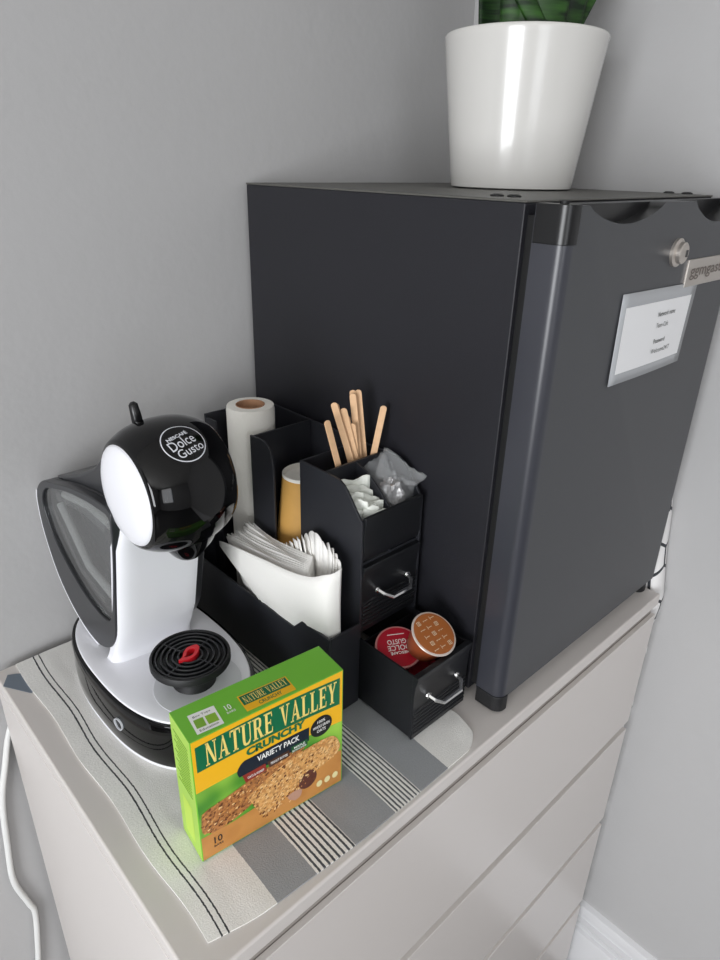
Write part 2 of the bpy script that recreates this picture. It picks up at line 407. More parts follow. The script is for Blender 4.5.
# ------------------------------------------------------------------ dresser
t = thing('dresser', 'wide pale lacquered chest of drawers carrying the fridge and coffee things', 'dresser', (0.4, 0.22, -1.0))
bm = B()
box(bm, 0.0, 0.8, 0.022, 0.474, -1.0, -0.021)
obj('carcass', bm, M_lacq, t, bevel=0.001)
bm = B(); box(bm, 0.0, 0.8, 0.0, 0.478, -0.020, 0.0)
obj('top_panel', bm, M_lacq, t, bevel=0.003, seg=3)
bm = B(); box(bm, 0.002, 0.798, 0.0075, 0.021, -0.99, -0.021)
obj('recess', bm, M_gapshade, t)
s_ = 0.236
for k in range(4):
    z1 = -0.0373 - k*s_; z0 = z1 - s_ + 0.017
    if k == 3: z0 = -0.985
    # front with its finger groove cut back along the upper edge
    bm = B(); prism(bm, [(0.0, z0), (0.0, z1), (0.0070, z1), (0.0070, z0)], 'x', 0.0005, 0.7995)
    obj('drawer', bm, M_lacq, t, bevel=0.0008)

# ------------------------------------------------------------------ white cable on the wall
pts = catmull([(0.03, 0.484, -0.06), (0.012, 0.484, -0.085), (0.000, 0.484, -0.108), (-0.012, 0.484, -0.15), (-0.027, 0.484, -0.208), (-0.036, 0.484, -0.29), (-0.041, 0.484, -0.36), (-0.031, 0.484, -0.42), (-0.027, 0.484, -0.45), (-0.037, 0.484, -0.53), (-0.05, 0.484, -0.62), (-0.045, 0.484, -0.75), (-0.06, 0.468, -0.82), (-0.08, 0.46, -0.90), (-0.09, 0.45, -0.9955), (-0.14, 0.44, -0.9955)], 8)
o = obj('power_cable', tube(B(), pts, 0.0042, 10), M_cable, None, smooth=60); tag(o, 'white power cable hanging down the wall beside the dresser', 'cable')

# ------------------------------------------------------------------ towel
def towel():
    bm = B(); uvl = bm.loops.layers.uv.new('rest')
    NX, NY = 72, 90; X0, X1, Y0, Y1 = 0.0, 0.352, 0.0, 0.476
    def pos(u, v):
        x = 0.0255 + u; y = 0.006 + v*0.984
        # left edge drifts to the right towards the wall
        x += (0.007*min(1, v/0.2) + 0.004*max(0, (v-0.3)/0.17))*min(1, u/0.0115)*(1-u/0.36)
        x += 0.010*max(0, u-0.12)/0.1*max(0, 1-u/0.36)*max(0, 1-v/0.12)*0.6
        x += 0.006*max(0, 1-v/0.06)*max(0, u-0.15)/0.2 * -1
        y += 0.008*max(0, 1-u/0.05)**1.4*max(0, 1-v/0.1) 
        y += 0.010*max(0, 1-u/0.16)*max(0, 1-v/0.3)
        # rounded right front corner
        e = max(0, (u-0.315)/0.037); f = max(0, 1-v/0.05); y += 0.014*e*e*f; x -= 0.005*f*e; x -= 0.008*min(1, max(0, v-0.04)/0.05)*min(1, e)
        x += 0.0015*math.sin(v*40+u*9) * (1 if u < 0.02 else 0.3)
        z = 0.0014 + 0.0009*abs(noise.noise(Vector((u*30, v*14, 0)))) 
        if u > 0.32: z += 0.0018*abs(math.sin(v*60))*(u-0.32)/0.03
        if u < 0.03: z += 0.0006*abs(math.sin(v*33))
        return Vector((x, y, z))
    g = [[bm.verts.new(pos(X1*i/NX, Y1*j/NY)) for j in range(NY+1)] for i in range(NX+1)]
    for i in range(NX):
        for j in range(NY):
            f = bm.faces.new((g[i][j], g[i+1][j], g[i+1][j+1], g[i][j+1]))
            for l, (a, b) in zip(f.loops, ((i, j), (i+1, j), (i+1, j+1), (i, j+1))):
                l[uvl].uv = (X1*a/NX, Y1*b/NY)
    # hem turned down along the outline
    ed = [e for e in bm.edges if e.is_boundary]
    r = bmesh.ops.extrude_edge_only(bm, edges=ed)
    for v in [x for x in r['geom'] if isinstance(x, bmesh.types.BMVert)]: v.co.z = 0.0002
    o = obj('tea_towel', bm, M_towel, None, smooth=60)
    return tag(rebase(o, (0.2, 0.2, 0)), 'white tea towel with grey and striped bands spread on the dresser top', 'towel')
tw = towel()
# woven tag sticking out from the towel's left edge
bm = B()
vs = [bm.verts.new(p) for p in ((0.0015, 0.4445, 0.0008), (0.012, 0.461, 0.0012), (0.021, 0.456, 0.0012), (0.0262, 0.452, 0.0012), (0.0262, 0.413, 0.0010), (0.0225, 0.4105, 0.0008))]
bm.faces.new(vs)
o = obj('care_tag', bm, M_tag, tw, solid=0.0005); o['label'] = 'grey woven care tag'

# ------------------------------------------------------------------ fridge
XF0, XF1, YF, HF, YD = 0.4074, 0.8064, 0.060, 0.5546, 0.0162
t = thing('mini_fridge', 'black mini fridge standing on the right half of the dresser', 'fridge', ((XF0+XF1)/2, 0.26, 0))
bm = B(); box(bm, XF0, XF1, YF, 0.478, 0.012, HF-0.002)
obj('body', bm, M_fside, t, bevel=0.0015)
bm = B(); box(bm, XF0-0.0004, XF1+0.0004, YF-0.001, 0.479, HF-0.0022, HF)
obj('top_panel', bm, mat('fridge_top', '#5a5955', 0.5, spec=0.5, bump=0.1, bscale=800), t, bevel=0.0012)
bm = B(); box(bm, XF0+0.006, XF1-0.006, YF-0.011, YF, 0.02, HF-0.012)
obj('door_seal', bm, mat('seal_black', '#070708', 0.6), t)
def door():
    bm = B()
    # plan outline of the door with rounded front corners, extruded up; grip scoops cut in the top edge
    y0, y1 = YD, YF-0.010; r = 0.012
    out = [(XF0+0.001, y1)]
    for k in range(7):
        a = math.pi + k/6*math.pi/2; out.append((XF0+0.001+r + r*math.cos(a), y0+r + r*math.sin(a)))
    for k in range(7):
        a = 1.5*math.pi + k/6*math.pi/2; out.append((XF1-r + r*math.cos(a), y0+r + r*math.sin(a)))
    out.append((XF1, y1))
    prism(bm, out, 'z', 0.022, HF-0.0025)
    me = bpy.data.meshes.new('door'); bmesh.ops.recalc_face_normals(bm, faces=bm.faces); bm.to_mesh(me); bm.free()
    d = bpy.data.objects.new('door_tmp', me); COL.objects.link(d)
    cs = []
    for (xa, xb, dep, zz, yy) in ((0.438, 0.582, 0.017, 0.0, 0.016), (0.655, 0.79, 0.022, 0.0, 0.024)):
        c = B(); n = 20; pts = [(xa-0.0, HF+0.01)]
        for k in range(n+1):
            u = k/n; pts.append((xa+(xb-xa)*u, HF-0.0025 - dep*math.sin(math.pi*u)**0.75))
        pts.append((xb, HF+0.01))
        prism(c, pts, 'y', YD-0.01, YD+yy); bmesh.ops.recalc_face_normals(c, faces=c.faces)
        m2 = bpy.data.meshes.new('c'); c.to_mesh(m2); c.free(); co = bpy.data.objects.new('c', m2); COL.objects.link(co); cs.append(co)
        md = d.modifiers.new('b', 'BOOLEAN'); md.operation = 'DIFFERENCE'; md.solver = 'EXACT'; md.object = co
    bpy.context.view_layer.update()
    res = bpy.data.meshes.new_from_object(d.evaluated_get(bpy.context.evaluated_depsgraph_get()))
    b2 = bmesh.new(); b2.from_mesh(res)
    bpy.data.objects.remove(d)
    for c in cs: bpy.data.objects.remove(c)
    # the rounded side strips have their own finish
    for f in b2.faces:
        cx = f.calc_center_median().x
        cc = f.calc_center_median(); inside = cc.y > YD+0.001 and XF0+0.02 < cx < XF1-0.005 and cc.z > HF-0.03 and cc.z < HF-0.0027
        f.material_index = 1 if (cx < XF0+0.0135) else (2 if inside else 0)
    return b2
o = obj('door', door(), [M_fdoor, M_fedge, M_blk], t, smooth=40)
door_o = o
# the faces inside the two grips are set to black
# hinge cover at the top left corner, foot cap at the bottom corner
def corner_cap(z0, z1, g=0.0012):
    bm = B(); r = 0.0125; out = [(XF0-0.0002, YF-0.011)]
    for k in range(7):
        a = math.pi + k/6*math.pi/2; out.append((XF0-0.0002+r + r*math.cos(a), YD-g+r + r*math.sin(a)))
    out += [(XF0+0.0165, YD-g), (XF0+0.0165, YF-0.011)]
    return prism(bm, out, 'z', z0, z1)
obj('hinge_cover', corner_cap(0.521, HF-0.0015), M_blk, door_o, bevel=0.0006, smooth=40)
obj('hinge_cover', corner_cap(0.003, 0.024), M_blkmat, door_o, bevel=0.001, smooth=40)
bm = lathe(B(), [(0.004, HF-0.002), (0.004, HF+0.001), (0.002, HF+0.0015)], Matrix.Translation((XF0+0.013, YD+0.014, 0)), 16)
obj('hinge_pin', bm, M_blkmat, t, smooth=40)
for (x, y) in ((0.445, 0.118), (0.447, 0.100), (0.792, 0.108), (0.794, 0.086)):
    obj('screw_cap', lathe(B(), [(0.0065, HF-0.001), (0.0065, HF+0.0012), (0.004, HF+0.0024)], Matrix.Translation((x, y, 0)), 20), M_blkmat, t, smooth=40)
for (x, y) in ((0.425, 0.032), (0.785, 0.032), (0.425, 0.45), (0.785, 0.45)):
    obj('foot', lathe(B(), [(0.011, 0.0003), (0.012, 0.002), (0.012, 0.013)], Matrix.Translation((x, y, 0)), 24), M_blkmat, t, smooth=40)
# lock
MY = Matrix.Rotation(math.pi/2, 4, 'X')
lk = obj('lock', lathe(B(), [(0.0145, 0.0), (0.0145, 0.003), (0.0110, 0.0045), (0.0110, 0.0085), (0.0098, 0.0095), (0.002, 0.0095)], Matrix.Translation((0.630, YD, 0.5025)) @ MY, 28), M_steel, door_o, smooth=35)
bm = box(B(), 0.6325, 0.6365, YD-0.0103, YD-0.0095, 0.4985, 0.5055)
obj('keyhole', bm, M_ink, lk)
# name plate
pl = obj('name_plate', box(B(), 0.666, 0.796, YD-0.002, YD+0.0002, 0.463, 0.4925), M_steel, door_o, bevel=0.0005)
bm = text_bm('ggmgastro', 0.112, 0.0145, M=frame((0.674, YD-0.0024, 0.4700), (1, 0, 0), (0, 0, 1)), weight=0.01)
obj('lettering', bm, mat('engraving', '#6f655e', 0.5), pl)
# laminated sheet taped to the door: a thing of its own
def rect(y, pts):
    bm = B(); vs = [bm.verts.new((a, y, b)) for a, b in pts]; bm.faces.new(vs); return bm
t = thing('laminated_notice', 'small laminated white notice with two lines of access text on the fridge door', 'notice', (0.613, YD-0.0012, 0.376))
bm = B(); nx, nz = 12, 8
def lam(u, v):
    x = 0.5265 + 0.1665*u + 0.0105*u*v; z = 0.376 + 0.0935*v - 0.003*u*v
    y = YD-0.0012 - 0.0025*abs(math.sin(u*math.pi*1.0))*(1-v)*0.6 - 0.0012*(1-v)
    return (x, y, z)
g = [[bm.verts.new(lam(i/nx, j/nz)) for j in range(nz+1)] for i in range(nx+1)]
for i in range(nx):
    for j in range(nz): bm.faces.new((g[i][j], g[i+1][j], g[i+1][j+1], g[i][j+1]))
obj('pouch', bm, M_lam, t, solid=0.0006, smooth=60)
bm = B()
def lam2(u, v): x, y, z = lam(u, v); return Vector((x, y-0.0006, z))
U0, U1, V0, V1 = 0.055, 0.945, 0.12, 0.85
g = [[bm.verts.new(lam2(U0+(U1-U0)*i/nx, V0+(V1-V0)*j/nz)) for j in range(nz+1)] for i in range(nx+1)]
for i in range(nx):
    for j in range(nz): bm.faces.new((g[i][j], g[i+1][j], g[i+1][j+1], g[i][j+1]))
sh = obj('paper', bm, M_sheet, t, smooth=60)
for s, x, z, ww, hh, mm in (('Network name', 0.612, 0.4375, 0.042, 0.0052, M_ink), ('Team-Cafe', 0.612, 0.4255, 0.029, 0.0052, M_grey), ('Password', 0.612, 0.4085, 0.027, 0.0050, M_ink), ('Welcome24/7', 0.609, 0.3975, 0.046, 0.0050, M_grey)):
    bm = text_bm(s, ww, hh, M=frame((x, 0, z), (1, 0, 0), (0, 0, 1)), weight=0.005, res=2)
    for v in bm.verts:
        vv = (v.co.z-0.376)/0.0935; uu = (v.co.x-0.5265)/(0.1665+0.0105*vv); v.co.y = lam(uu, vv)[1]-0.0010
    obj('text_line', bm, mm, sh)

# ------------------------------------------------------------------ hexagon fabric panel between dresser and right wall
def hexboard():
    bm = B(); uvl = bm.loops.layers.uv.new('rest')
    prof = [(0.052, 0.20), (0.040, 0.178), (0.031, 0.154), (0.024, 0.11), (0.019, 0.06), (0.012, 0.01), (0.006, -0.03), (0.008, -0.06), (0.013, -0.10), (0.010, -0.14), (0.016, -0.19), (0.010, -0.25), (0.016, -0.30), (0.012, -0.37), (0.018, -0.43), (0.014, -0.5), (0.019, -0.58), (0.019, -0.7)]
    prof = [(p.x, p.y) for p in [q for q in catmull([Vector((a, b, 0)) for a, b in prof], 4)]]
    # cross-section in x: round front edge
    sec = []
    xm, hw = 0.8275, 0.0195
    for k in range(13):
        a = math.pi/2 + k/12*math.pi; sec.append((xm + hw*math.sin(math.pi/2 - a) * -1 if False else xm - hw*math.cos(a-math.pi/2), -0.010*math.sin(a-math.pi/2)))
    sec = [(xm-hw, 0.25)] + [(xm-hw, 0.02)] + sec + [(xm+hw, 0.02), (xm+hw, 0.25)]
    rows = []; s = 0
    arc = [0]
    for a, b in zip(sec, sec[1:]): arc.append(arc[-1]+math.hypot(a[0]-b[0], a[1]-b[1]))
    for i, (y, z) in enumerate(prof):
        rows.append([bm.verts.new((x, min(y + 0.010 + dy, 0.28), z)) for x, dy in sec])
    for i in range(len(rows)-1):
        for j in range(len(sec)-1):
            f = bm.faces.new((rows[i][j], rows[i][j+1], rows[i+1][j+1], rows[i+1][j]))
            for l, (a, b) in zip(f.loops, ((i, j), (i, j+1), (i+1, j+1), (i+1, j))):
                l[uvl].uv = (arc[b], prof[a][1])
    bm.faces.new(rows[0][::-1]); bm.faces.new(rows[-1])
    for i in range(len(rows)-1): bm.faces.new((rows[i][0], rows[i+1][0], rows[i+1][-1], rows[i][-1]))
    o = obj('ironing_board', bm, M_hex, None, smooth=50)
    for v in o.data.vertices:
        pass
    return tag(rebase(o, (0.827, 0.15, -0.7)), 'white padded board cover with black hexagon lines wedged between dresser and right wall', 'ironing board')
hb = hexboard()
lg = obj('leg', tube(B(), [(0.827, 0.06, -0.6), (0.827, 0.06, -0.999)], 0.008, 10), M_trimw, hb)
lg = obj('leg', tube(B(), [(0.827, 0.20, -0.6), (0.827, 0.20, -0.999)], 0.008, 10), M_trimw, hb)

# ------------------------------------------------------------------ potted plant on the fridge
PC = Vector((0.668, 0.262, HF))
t = thing('potted_plant', 'tall snake plant in a tapered white pot on top of the fridge', 'potted plant', PC)
T = Matrix.Translation(PC)
prof = [(0.070, 0.0005), (0.0755, 0.002), (0.0765, 0.006)]
prof += [(0.0765+(0.0950-0.0765)*k/10, 0.006+(0.158-0.006)*k/10) for k in range(1, 11)]
prof += [(0.0960, 0.163), (0.0955, 0.1655), (0.0938, 0.1665), (0.0918, 0.165), (0.0908, 0.16), (0.089, 0.135)]
obj('pot', lathe(B(), prof, T, 96, cap1=False), M_pot, t, smooth=50)
obj('soil', lathe(B(), [(0.0895, 0.132), (0.0895, 0.138), (0.05, 0.142), (0.01, 0.143)], T, 48), M_soil, t, smooth=50)
def leaf(cx, cy, ang, tilt, h, wd, tw_, side=0):
    bm = B(); n, m = 16, 8; rows = []
    for i in range(n+1):
        u = i/n; ww = wd*(0.62+0.9*u-0.5*u*u)*(1 if u < 0.75 else math.sqrt(max(0.0, 1-((u-0.75)/0.25)**2))*0.98+0.02)
        row = []
        for j in range(m+1):
            v = j/m*2-1
            x = v*ww; y = 0.22*ww*(v*v)*(1.2-0.6*u); z = u*h
            a = tw_*u; x, y = x*math.cos(a)-y*math.sin(a), x*math.sin(a)+y*math.cos(a)
            y -= tilt*u*h*(0.5+0.5*u); x += side*u*h
            row.append(bm.verts.new((x, y, z)))
        rows.append(row)
    for a, b in zip(rows, rows[1:]):
        for j in range(m): bm.faces.new((a[j], a[j+1], b[j+1], b[j]))
    bm.transform(T @ Matrix.Translation((cx*0.82-0.008, cy*0.82+0.002, 0.137)) @ Matrix.Rotation(ang, 4, 'Z'))
    return bm
random.seed(3)
for k, (cx, cy, a, ti, h, wd) in enumerate([(-0.004, -0.066, -0.75, 0.12, 0.30, 0.015), (-0.012, -0.052, -0.70, 0.12, 0.36, 0.028), (0.022, -0.040, -0.6, 0.10, 0.34, 0.029), (0.036, -0.045, -0.7, 0.15, 0.28, 0.022), (-0.040, -0.012, -1.0, 0.10, 0.30, 0.019), (0.0, 0.0, -0.7, 0.02, 0.40, 0.030), (-0.02, 0.035, 2.4, 0.2, 0.33, 0.024), (0.04, 0.02, 2.0, 0.2, 0.31, 0.024), (0.046, -0.028, -0.62, 0.12, 0.27, 0.019), (-0.03, -0.03, -0.9, 0.05, 0.38, 0.022)]):
    obj('leaf', leaf(cx, cy, a, ti, h, wd, 0.3*random.uniform(-1, 1), {0: -0.75, 3: 0.10, 8: 0.40}.get(k, 0)), M_leaf, t, solid=0.003, smooth=60)

# ------------------------------------------------------------------ coffee organizer
OX0, OX1, OXT = 0.303, 0.398, 0.257
ZS = 0.0026      # on the towel
YA, YB_, YC, YFR = 0.446, 0.342, 0.246, 0.143
HT = 0.279; th = 0.003
t = thing('coffee_organizer', 'black plastic coffee condiment organizer with drawers against the fridge side', 'organizer', (0.33, 0.29, ZS))
def arc_pts(c, r, a0, a1, n=6):
    return [(c[0]+r*math.cos(math.radians(a0+(a1-a0)*k/n)), c[1]+r*math.sin(math.radians(a0+(a1-a0)*k/n))) for k in range(n+1)]
side = [(YFR, ZS), (YFR, 0.241), (0.147, 0.245)] + [(0.166, 0.269), (0.172, 0.2745), (0.179, 0.278), (0.187, HT)] + [(YC, HT), (YC, ZS)]
bm = B(); prism(bm, side, 'x', OX0, OX0+th); prism(bm, side, 'x', OX1-th, OX1)
box(bm, OX0+th, OX1-th, YC-th, YC, ZS, HT)
obj('tower_case', bm, M_org, t, bevel=0.0006)
bm = B(); box(bm, OX0+th, OX1-th, 0.150, YC-th, 0.095, 0.098)
obj('shelf', bm, M_org, t, bevel=0.0004)
bm = B(); box(bm, OX0+th, OX1-th, 0.203, 0.206, 0.188, HT)
dv = [(0.146, 0.188), (0.146, 0.240), (0.152, 0.246), (0.170, 0.262), (0.185, 0.272), (0.203, HT-0.001), (0.203, 0.188)]
prism(bm, dv, 'x', 0.3485, 0.351); box(bm, OX0+th, OX1-th, 0.146, YC-th, 0.186, 0.189)
obj('divider', bm, M_org, t, bevel=0.0004)
bm = B(); prism(bm, [(0.1445, 0.192), (0.1425, 0.200), (0.1425, 0.225), (0.1405, 0.240), (0.1405, 0.246), (0.1435, 0.247), (0.1460, 0.243), (0.1465, 0.192)], 'x', OX0+th+0.0005, OX1-th-0.0005)
obj('front_fascia', bm, M_orgd, t, bevel=0.0006)
# cup columns
ps = [(YB_, ZS), (YB_, HT+0.001), (0.315, HT+0.002), (0.308, HT-0.001), (0.302, 0.272), (0.298, 0.262), (0.2965, 0.25), (0.2965, ZS)]
bm = B(); prism(bm, ps, 'x', OX0, OX0+th)
box(bm, OX0+th, OX1-th, YB_-th, YB_, ZS, HT)
box(bm, OX1-th, OX1, YC, YA, ZS, HT)
box(bm, OX0+th, OX1-th, YC, YB_-th, 0.128, 0.131)
obj('cup_column', bm, M_org, t, bevel=0.0006)
bm = B(); box(bm, OX0, OX1, YA-th, YA, ZS, HT); box(bm, OX0, OX0+th, 0.420, YA-th, ZS, HT-0.004); box(bm, OX0, OX1-th, YB_, YA-th, ZS, ZS+0.003)
obj('roll_column', bm, M_org, t, bevel=0.0006)
# low tray along the left side
bm = B()
prism(bm, [(0.141, ZS), (0.141, 0.115), (0.188, 0.115), (0.205, 0.097), (0.446, 0.097), (0.446, ZS)], 'x', OXT, OXT+th)
box(bm, OXT+th, OX0, 0.141, 0.144, ZS, 0.115); box(bm, OXT+th, OX0, 0.443, YA, ZS, 0.097); box(bm, OXT+th, OX0, 0.144, 0.443, ZS, ZS+0.003)
obj('napkin_tray', bm, M_org, t, bevel=0.0008)
def handle(yf, x0, x1, z, root):
    pts = [(x0, yf+0.0006, z+0.003), (x0+0.002, yf-0.008, z+0.001), (x0+0.010, yf-0.0145, z-0.003), (x1-0.010, yf-0.0145, z-0.003), (x1-0.002, yf-0.008, z+0.001), (x1, yf+0.0006, z+0.003)]
    b = tube(B(), pts, 0.0026, 6)
    lathe(b, [(0.0042, 0), (0.0036, 0.0015), (0.002, 0.002)], Matrix.Translation((x0, yf, z+0.003)) @ MY, 12)
    lathe(b, [(0.0042, 0), (0.0036, 0.0015), (0.002, 0.002)], Matrix.Translation((x1, yf, z+0.003)) @ MY, 12)
    return obj('handle', b, M_chrome, root, smooth=30)
def drawer(y, z0, z1, x0, x1, open_):
    bm = B()
    # front: top edge swells forward, ribs on the lower part
    prism(bm, [(y+0.004, z0), (y+0.0005, z0), (y+0.0005, z1-0.030), (y-0.0005, z1-0.014), (y-0.0035, z1-0.003), (y-0.0030, z1), (y+0.004, z1)], 'x', x0, x1)
    for k in range(7):
        zz = z0+0.006+k*0.0052
        prism(bm, [(y+0.001, zz), (y-0.0012, zz+0.0012), (y-0.0012, zz+0.0022), (y+0.001, zz+0.0034)], 'x', x0+0.0015, x1-0.0015)
    d = obj('drawer', bm, M_orgd, t, bevel=0.0004)
    L = 0.088
    b = B(); zt = z1-0.008
    box(b, x0+0.0005, x0+0.0028, y+0.004, y+L, z0+0.001, zt+0.007); box(b, x1-0.0028, x1-0.0005, y+0.004, y+L, z0+0.001, zt+0.007)
    box(b, x0+0.0028, x1-0.0028, y+L-0.0022, y+L, z0+0.001, zt); box(b, x0+0.0028, x1-0.0028, y+0.004, y+L-0.0022, z0+0.001, z0+0.003)
    obj('drawer_box', b, M_orgd, d, bevel=0.0003)
    return d
d2 = drawer(0.1430, 0.099, 0.186, OX0+0.0032, OX1-0.0032, False); handle(0.1430, 0.331, 0.379, 0.1435, d2)
d3 = drawer(0.0560, 0.0045, 0.093, OX0+0.0005, OX1-0.0032, True); handle(0.0560, 0.327, 0.376, 0.052, d3)

# paper roll
R0 = 0.0305
o = thing('paper_roll', 'tall narrow roll of white paper standing at the back of the organizer', 'paper roll', (0.3338, 0.3835, ZS+0.003))
Tm = Matrix.Translation((0.3338, 0.3835, ZS+0.003))
bm = lathe(B(), [(R0-0.001, 0), (R0, 0.002)] + [(R0, 0.002+0.288*k/12) for k in range(1, 13)] + [(R0-0.001, 0.2955), (0.0185, 0.296), (0.0183, 0.2), (0.0183, 0)], Tm, 64, cap0=False, cap1=False)
obj('paper', bm, M_roll, o, smooth=50)
bm = lathe(B(), [(0.0182, 0), (0.0182, 0.2965), (0.0172, 0.2965), (0.0172, 0)], Tm, 48, cap0=False, cap1=False)
obj('core', bm, M_card, o, smooth=50)

# paper cup, upside down
t2 = thing('paper_cup', 'brown kraft paper cup standing upside down in the organizer column', 'cup', (0.3475, 0.292, 0.1315))
Tc = Matrix.Translation((0.3475, 0.292, 0.1315))
obj('cup_wall', lathe(B(), [(0.0385, 0), (0.0400, 0.001), (0.0400, 0.003), (0.0385, 0.0045), (0.0278, 0.1030), (0.0270, 0.1030)], Tc, 64, cap0=False, cap1=False), M_kraft, t2, smooth=40)
obj('cup_base', lathe(B(), [(0.0282, 0.1005), (0.0281, 0.1040), (0.0274, 0.1046), (0.0266, 0.1040), (0.0262, 0.098)], Tc, 64, cap0=False), M_cupw, t2, smooth=40)

# wooden stirrers
def stick(p0, p1, yaw, name='wooden_stirrer'):
    bm = B(); L = (Vector(p1)-Vector(p0)).length; wd, tk = 0.0037, 0.0008
    out = [(-wd, 0.003)] + [(wd*math.cos(math.pi-math.pi*k/6)*1.0, L-0.003+0.003*math.sin(math.pi*k/6)) for k in range(7)] + [(wd, 0.003)] + [(wd*math.cos(-math.pi*k/6), 0.003-0.003*math.sin(math.pi*k/6)) for k in range(1, 6)]
    prism(bm, out, 'y', -tk, tk)
    z = (Vector(p1)-Vector(p0)).normalized(); x = Vector((math.cos(yaw), math.sin(yaw), 0)); x = (x - z*x.dot(z)).normalized(); y = z.cross(x)
    Mx = Matrix((x, y, z)).transposed().to_4x4()
    o = obj(name, bm, M_wood, None, world=False, bevel=0.0003); o.location = p0; o.rotation_euler = Mx.to_euler()
    return o
ST = [((0.355, 0.2095, 0.190), (0.3135, 0.212, 0.333), -0.1, 'thin wooden stirrer leaning far left, apart from the bundle'),
      ((0.3790, 0.2090, 0.190), (0.3345, 0.225, 0.345), -0.75, None), ((0.3800, 0.2150, 0.190), (0.3395, 0.228, 0.342), -0.7, None),
      ((0.3830, 0.2100, 0.190), (0.3460, 0.222, 0.337), -0.8, None), ((0.3800, 0.2200, 0.190), (0.3560, 0.218, 0.318), -0.8, None), ((0.3740, 0.2120, 0.190), (0.3520, 0.223, 0.326), -0.6, None),
      ((0.3755, 0.2130, 0.190), (0.3620, 0.2245, 0.350), -0.75, None), ((0.3800, 0.2180, 0.190), (0.3660, 0.2290, 0.352), -0.7, None),
      ((0.3840, 0.2140, 0.190), (0.3715, 0.2260, 0.352), -0.75, None), ((0.3870, 0.2200, 0.190), (0.3760, 0.2300, 0.338), -0.8, None),
      ((0.3640, 0.2120, 0.190), (0.3930, 0.2055, 0.334), -0.7, 'wooden stirrer leaning far right, apart from the bundle')]
for a, b, yw, lb in ST:
    tag(stick(a, b, yw), lb or 'flat wooden stirrer in the upright bundle in the middle of the organizer top', 'stirrer', None if lb else 'wooden stirrers in the middle bundle')

# sheets: napkins and packets
def sheet(c, nx=8, ny=8, fn=None):
    """c: four corners (bottom-a, bottom-b, top-b, top-a)"""
    bm = B(); c = [Vector(p) for p in c]; g = []
    for i in range(nx+1):
        row = []
        for j in range(ny+1):
            u, v = i/nx, j/ny
            p = (c[0]*(1-u)+c[1]*u)*(1-v) + (c[3]*(1-u)+c[2]*u)*v
            if fn: p = fn(p, u, v)
            row.append(bm.verts.new(p))
        g.append(row)
    for i in range(nx):
        for j in range(ny): bm.faces.new((g[i][j], g[i+1][j], g[i+1][j+1], g[i][j+1]))
    return bm
# front napkin: covers the bundle's left face and turns round its front edge
def napkin_front():
    bm = B(); cols = []
    # columns from the back to the front and then round the corner: (x, y, ztop, zbottom)
    key = [(0.2615, 0.350, 0.147, 0.140), (0.2605, 0.325, 0.1535, 0.128), (0.2600, 0.295, 0.159, 0.111), (0.2600, 0.270, 0.163, 0.085), (0.2600, 0.245, 0.167, 0.02),
           (0.2600, 0.215, 0.171, 0.012), (0.2605, 0.190, 0.176, 0.010), (0.2615, 0.170, 0.182, 0.010), (0.2645, 0.155, 0.190, 0.010), (0.2700, 0.1475, 0.193, 0.010), (0.2790, 0.1465, 0.196, 0.010)]
    k4 = catmull([Vector((a, b, c)) for a, b, c, d in key], 3); kb = catmull([Vector((a, b, d)) for a, b, c, d in key], 3)
    n = 14
    for p, q in zip(k4, kb):
        col = []
        for j in range(n+1):
            v = j/n; z = q.z*(1-v)+p.z*v; x = p.x
            bulge = 0.006*math.sin(math.pi*min(1, max(0, (z-0.09)/0.12)))*(1 if p.x < 0.268 else 0.3)
            x -= bulge*(1.0 if z > 0.1 else 0)
            x = max(x, 0.2575) if z < 0.118 and p.y < 0.2 else x
            if z < 0.098 : x = max(x, 0.2612)
            col.append(bm.verts.new((x, p.y, z)))
        cols.append(col)
    for a, b in zip(cols, cols[1:]):
        for j in range(n): bm.faces.new((a[j], b[j], b[j+1], a[j+1]))
    return bm
NG = 'white paper napkins in the organizer tray'
o = obj('paper_napkin', napkin_front(), M_paper, None, solid=0.0009, smooth=60)
tag(rebase(o, (0.262, 0.2, 0.01)), 'front white paper napkin folded round the stack in the organizer tray', 'napkin')
random.seed(11)
NL = 11
for i in range(NL):      # long leaves whose ends fan out at the back left
    f = (i+1)/(NL+1)
    xa = 0.2628 + 0.033*f
    dy = random.uniform(-0.005, 0.004)
    TL = (xa, 0.352-0.020*f+dy, 0.1475+0.024*f+random.uniform(-.001, .002)); TR = (0.2650+0.022*f, 0.186+0.018*f, 0.1755+0.006*f)
    BR = (0.264+0.030*f, 0.19, 0.012); BL = (0.264+0.030*f, 0.265, 0.012)
    def fn(p, u, v, f=f, i=i):
        p = p.copy(); p.x -= 0.003*math.sin(u*3.1)*v*(1-f) ; p.z += (0.003*math.sin(u*5+i) - 0.010*f)*v*4*u*(1-u)*0.6
        if p.z < 0.1: p.x = max(p.x, 0.2625)
        return p
    o = obj('paper_napkin', sheet([BL, BR, TR, TL], 12, 8, fn), M_paper, None, solid=0.0011, smooth=60)
    tag(rebase(o, (0.28, 0.23, 0.012)), 'white paper napkin in the fan spreading to the back left of the stack', 'napkin', 'napkins fanned to the back left')
TIPS = [(0.2975, 0.272, 0.162), (0.2972, 0.265, 0.167), (0.2970, 0.258, 0.172), (0.2960, 0.250, 0.180), (0.2950, 0.243, 0.185), (0.2940, 0.235, 0.191), (0.2930, 0.226, 0.198), (0.2920, 0.214, 0.207), (0.2910, 0.204, 0.210), (0.2900, 0.190, 0.206), (0.2890, 0.180, 0.208), (0.2875, 0.172, 0.205), (0.2860, 0.165, 0.202), (0.2845, 0.159, 0.199)]
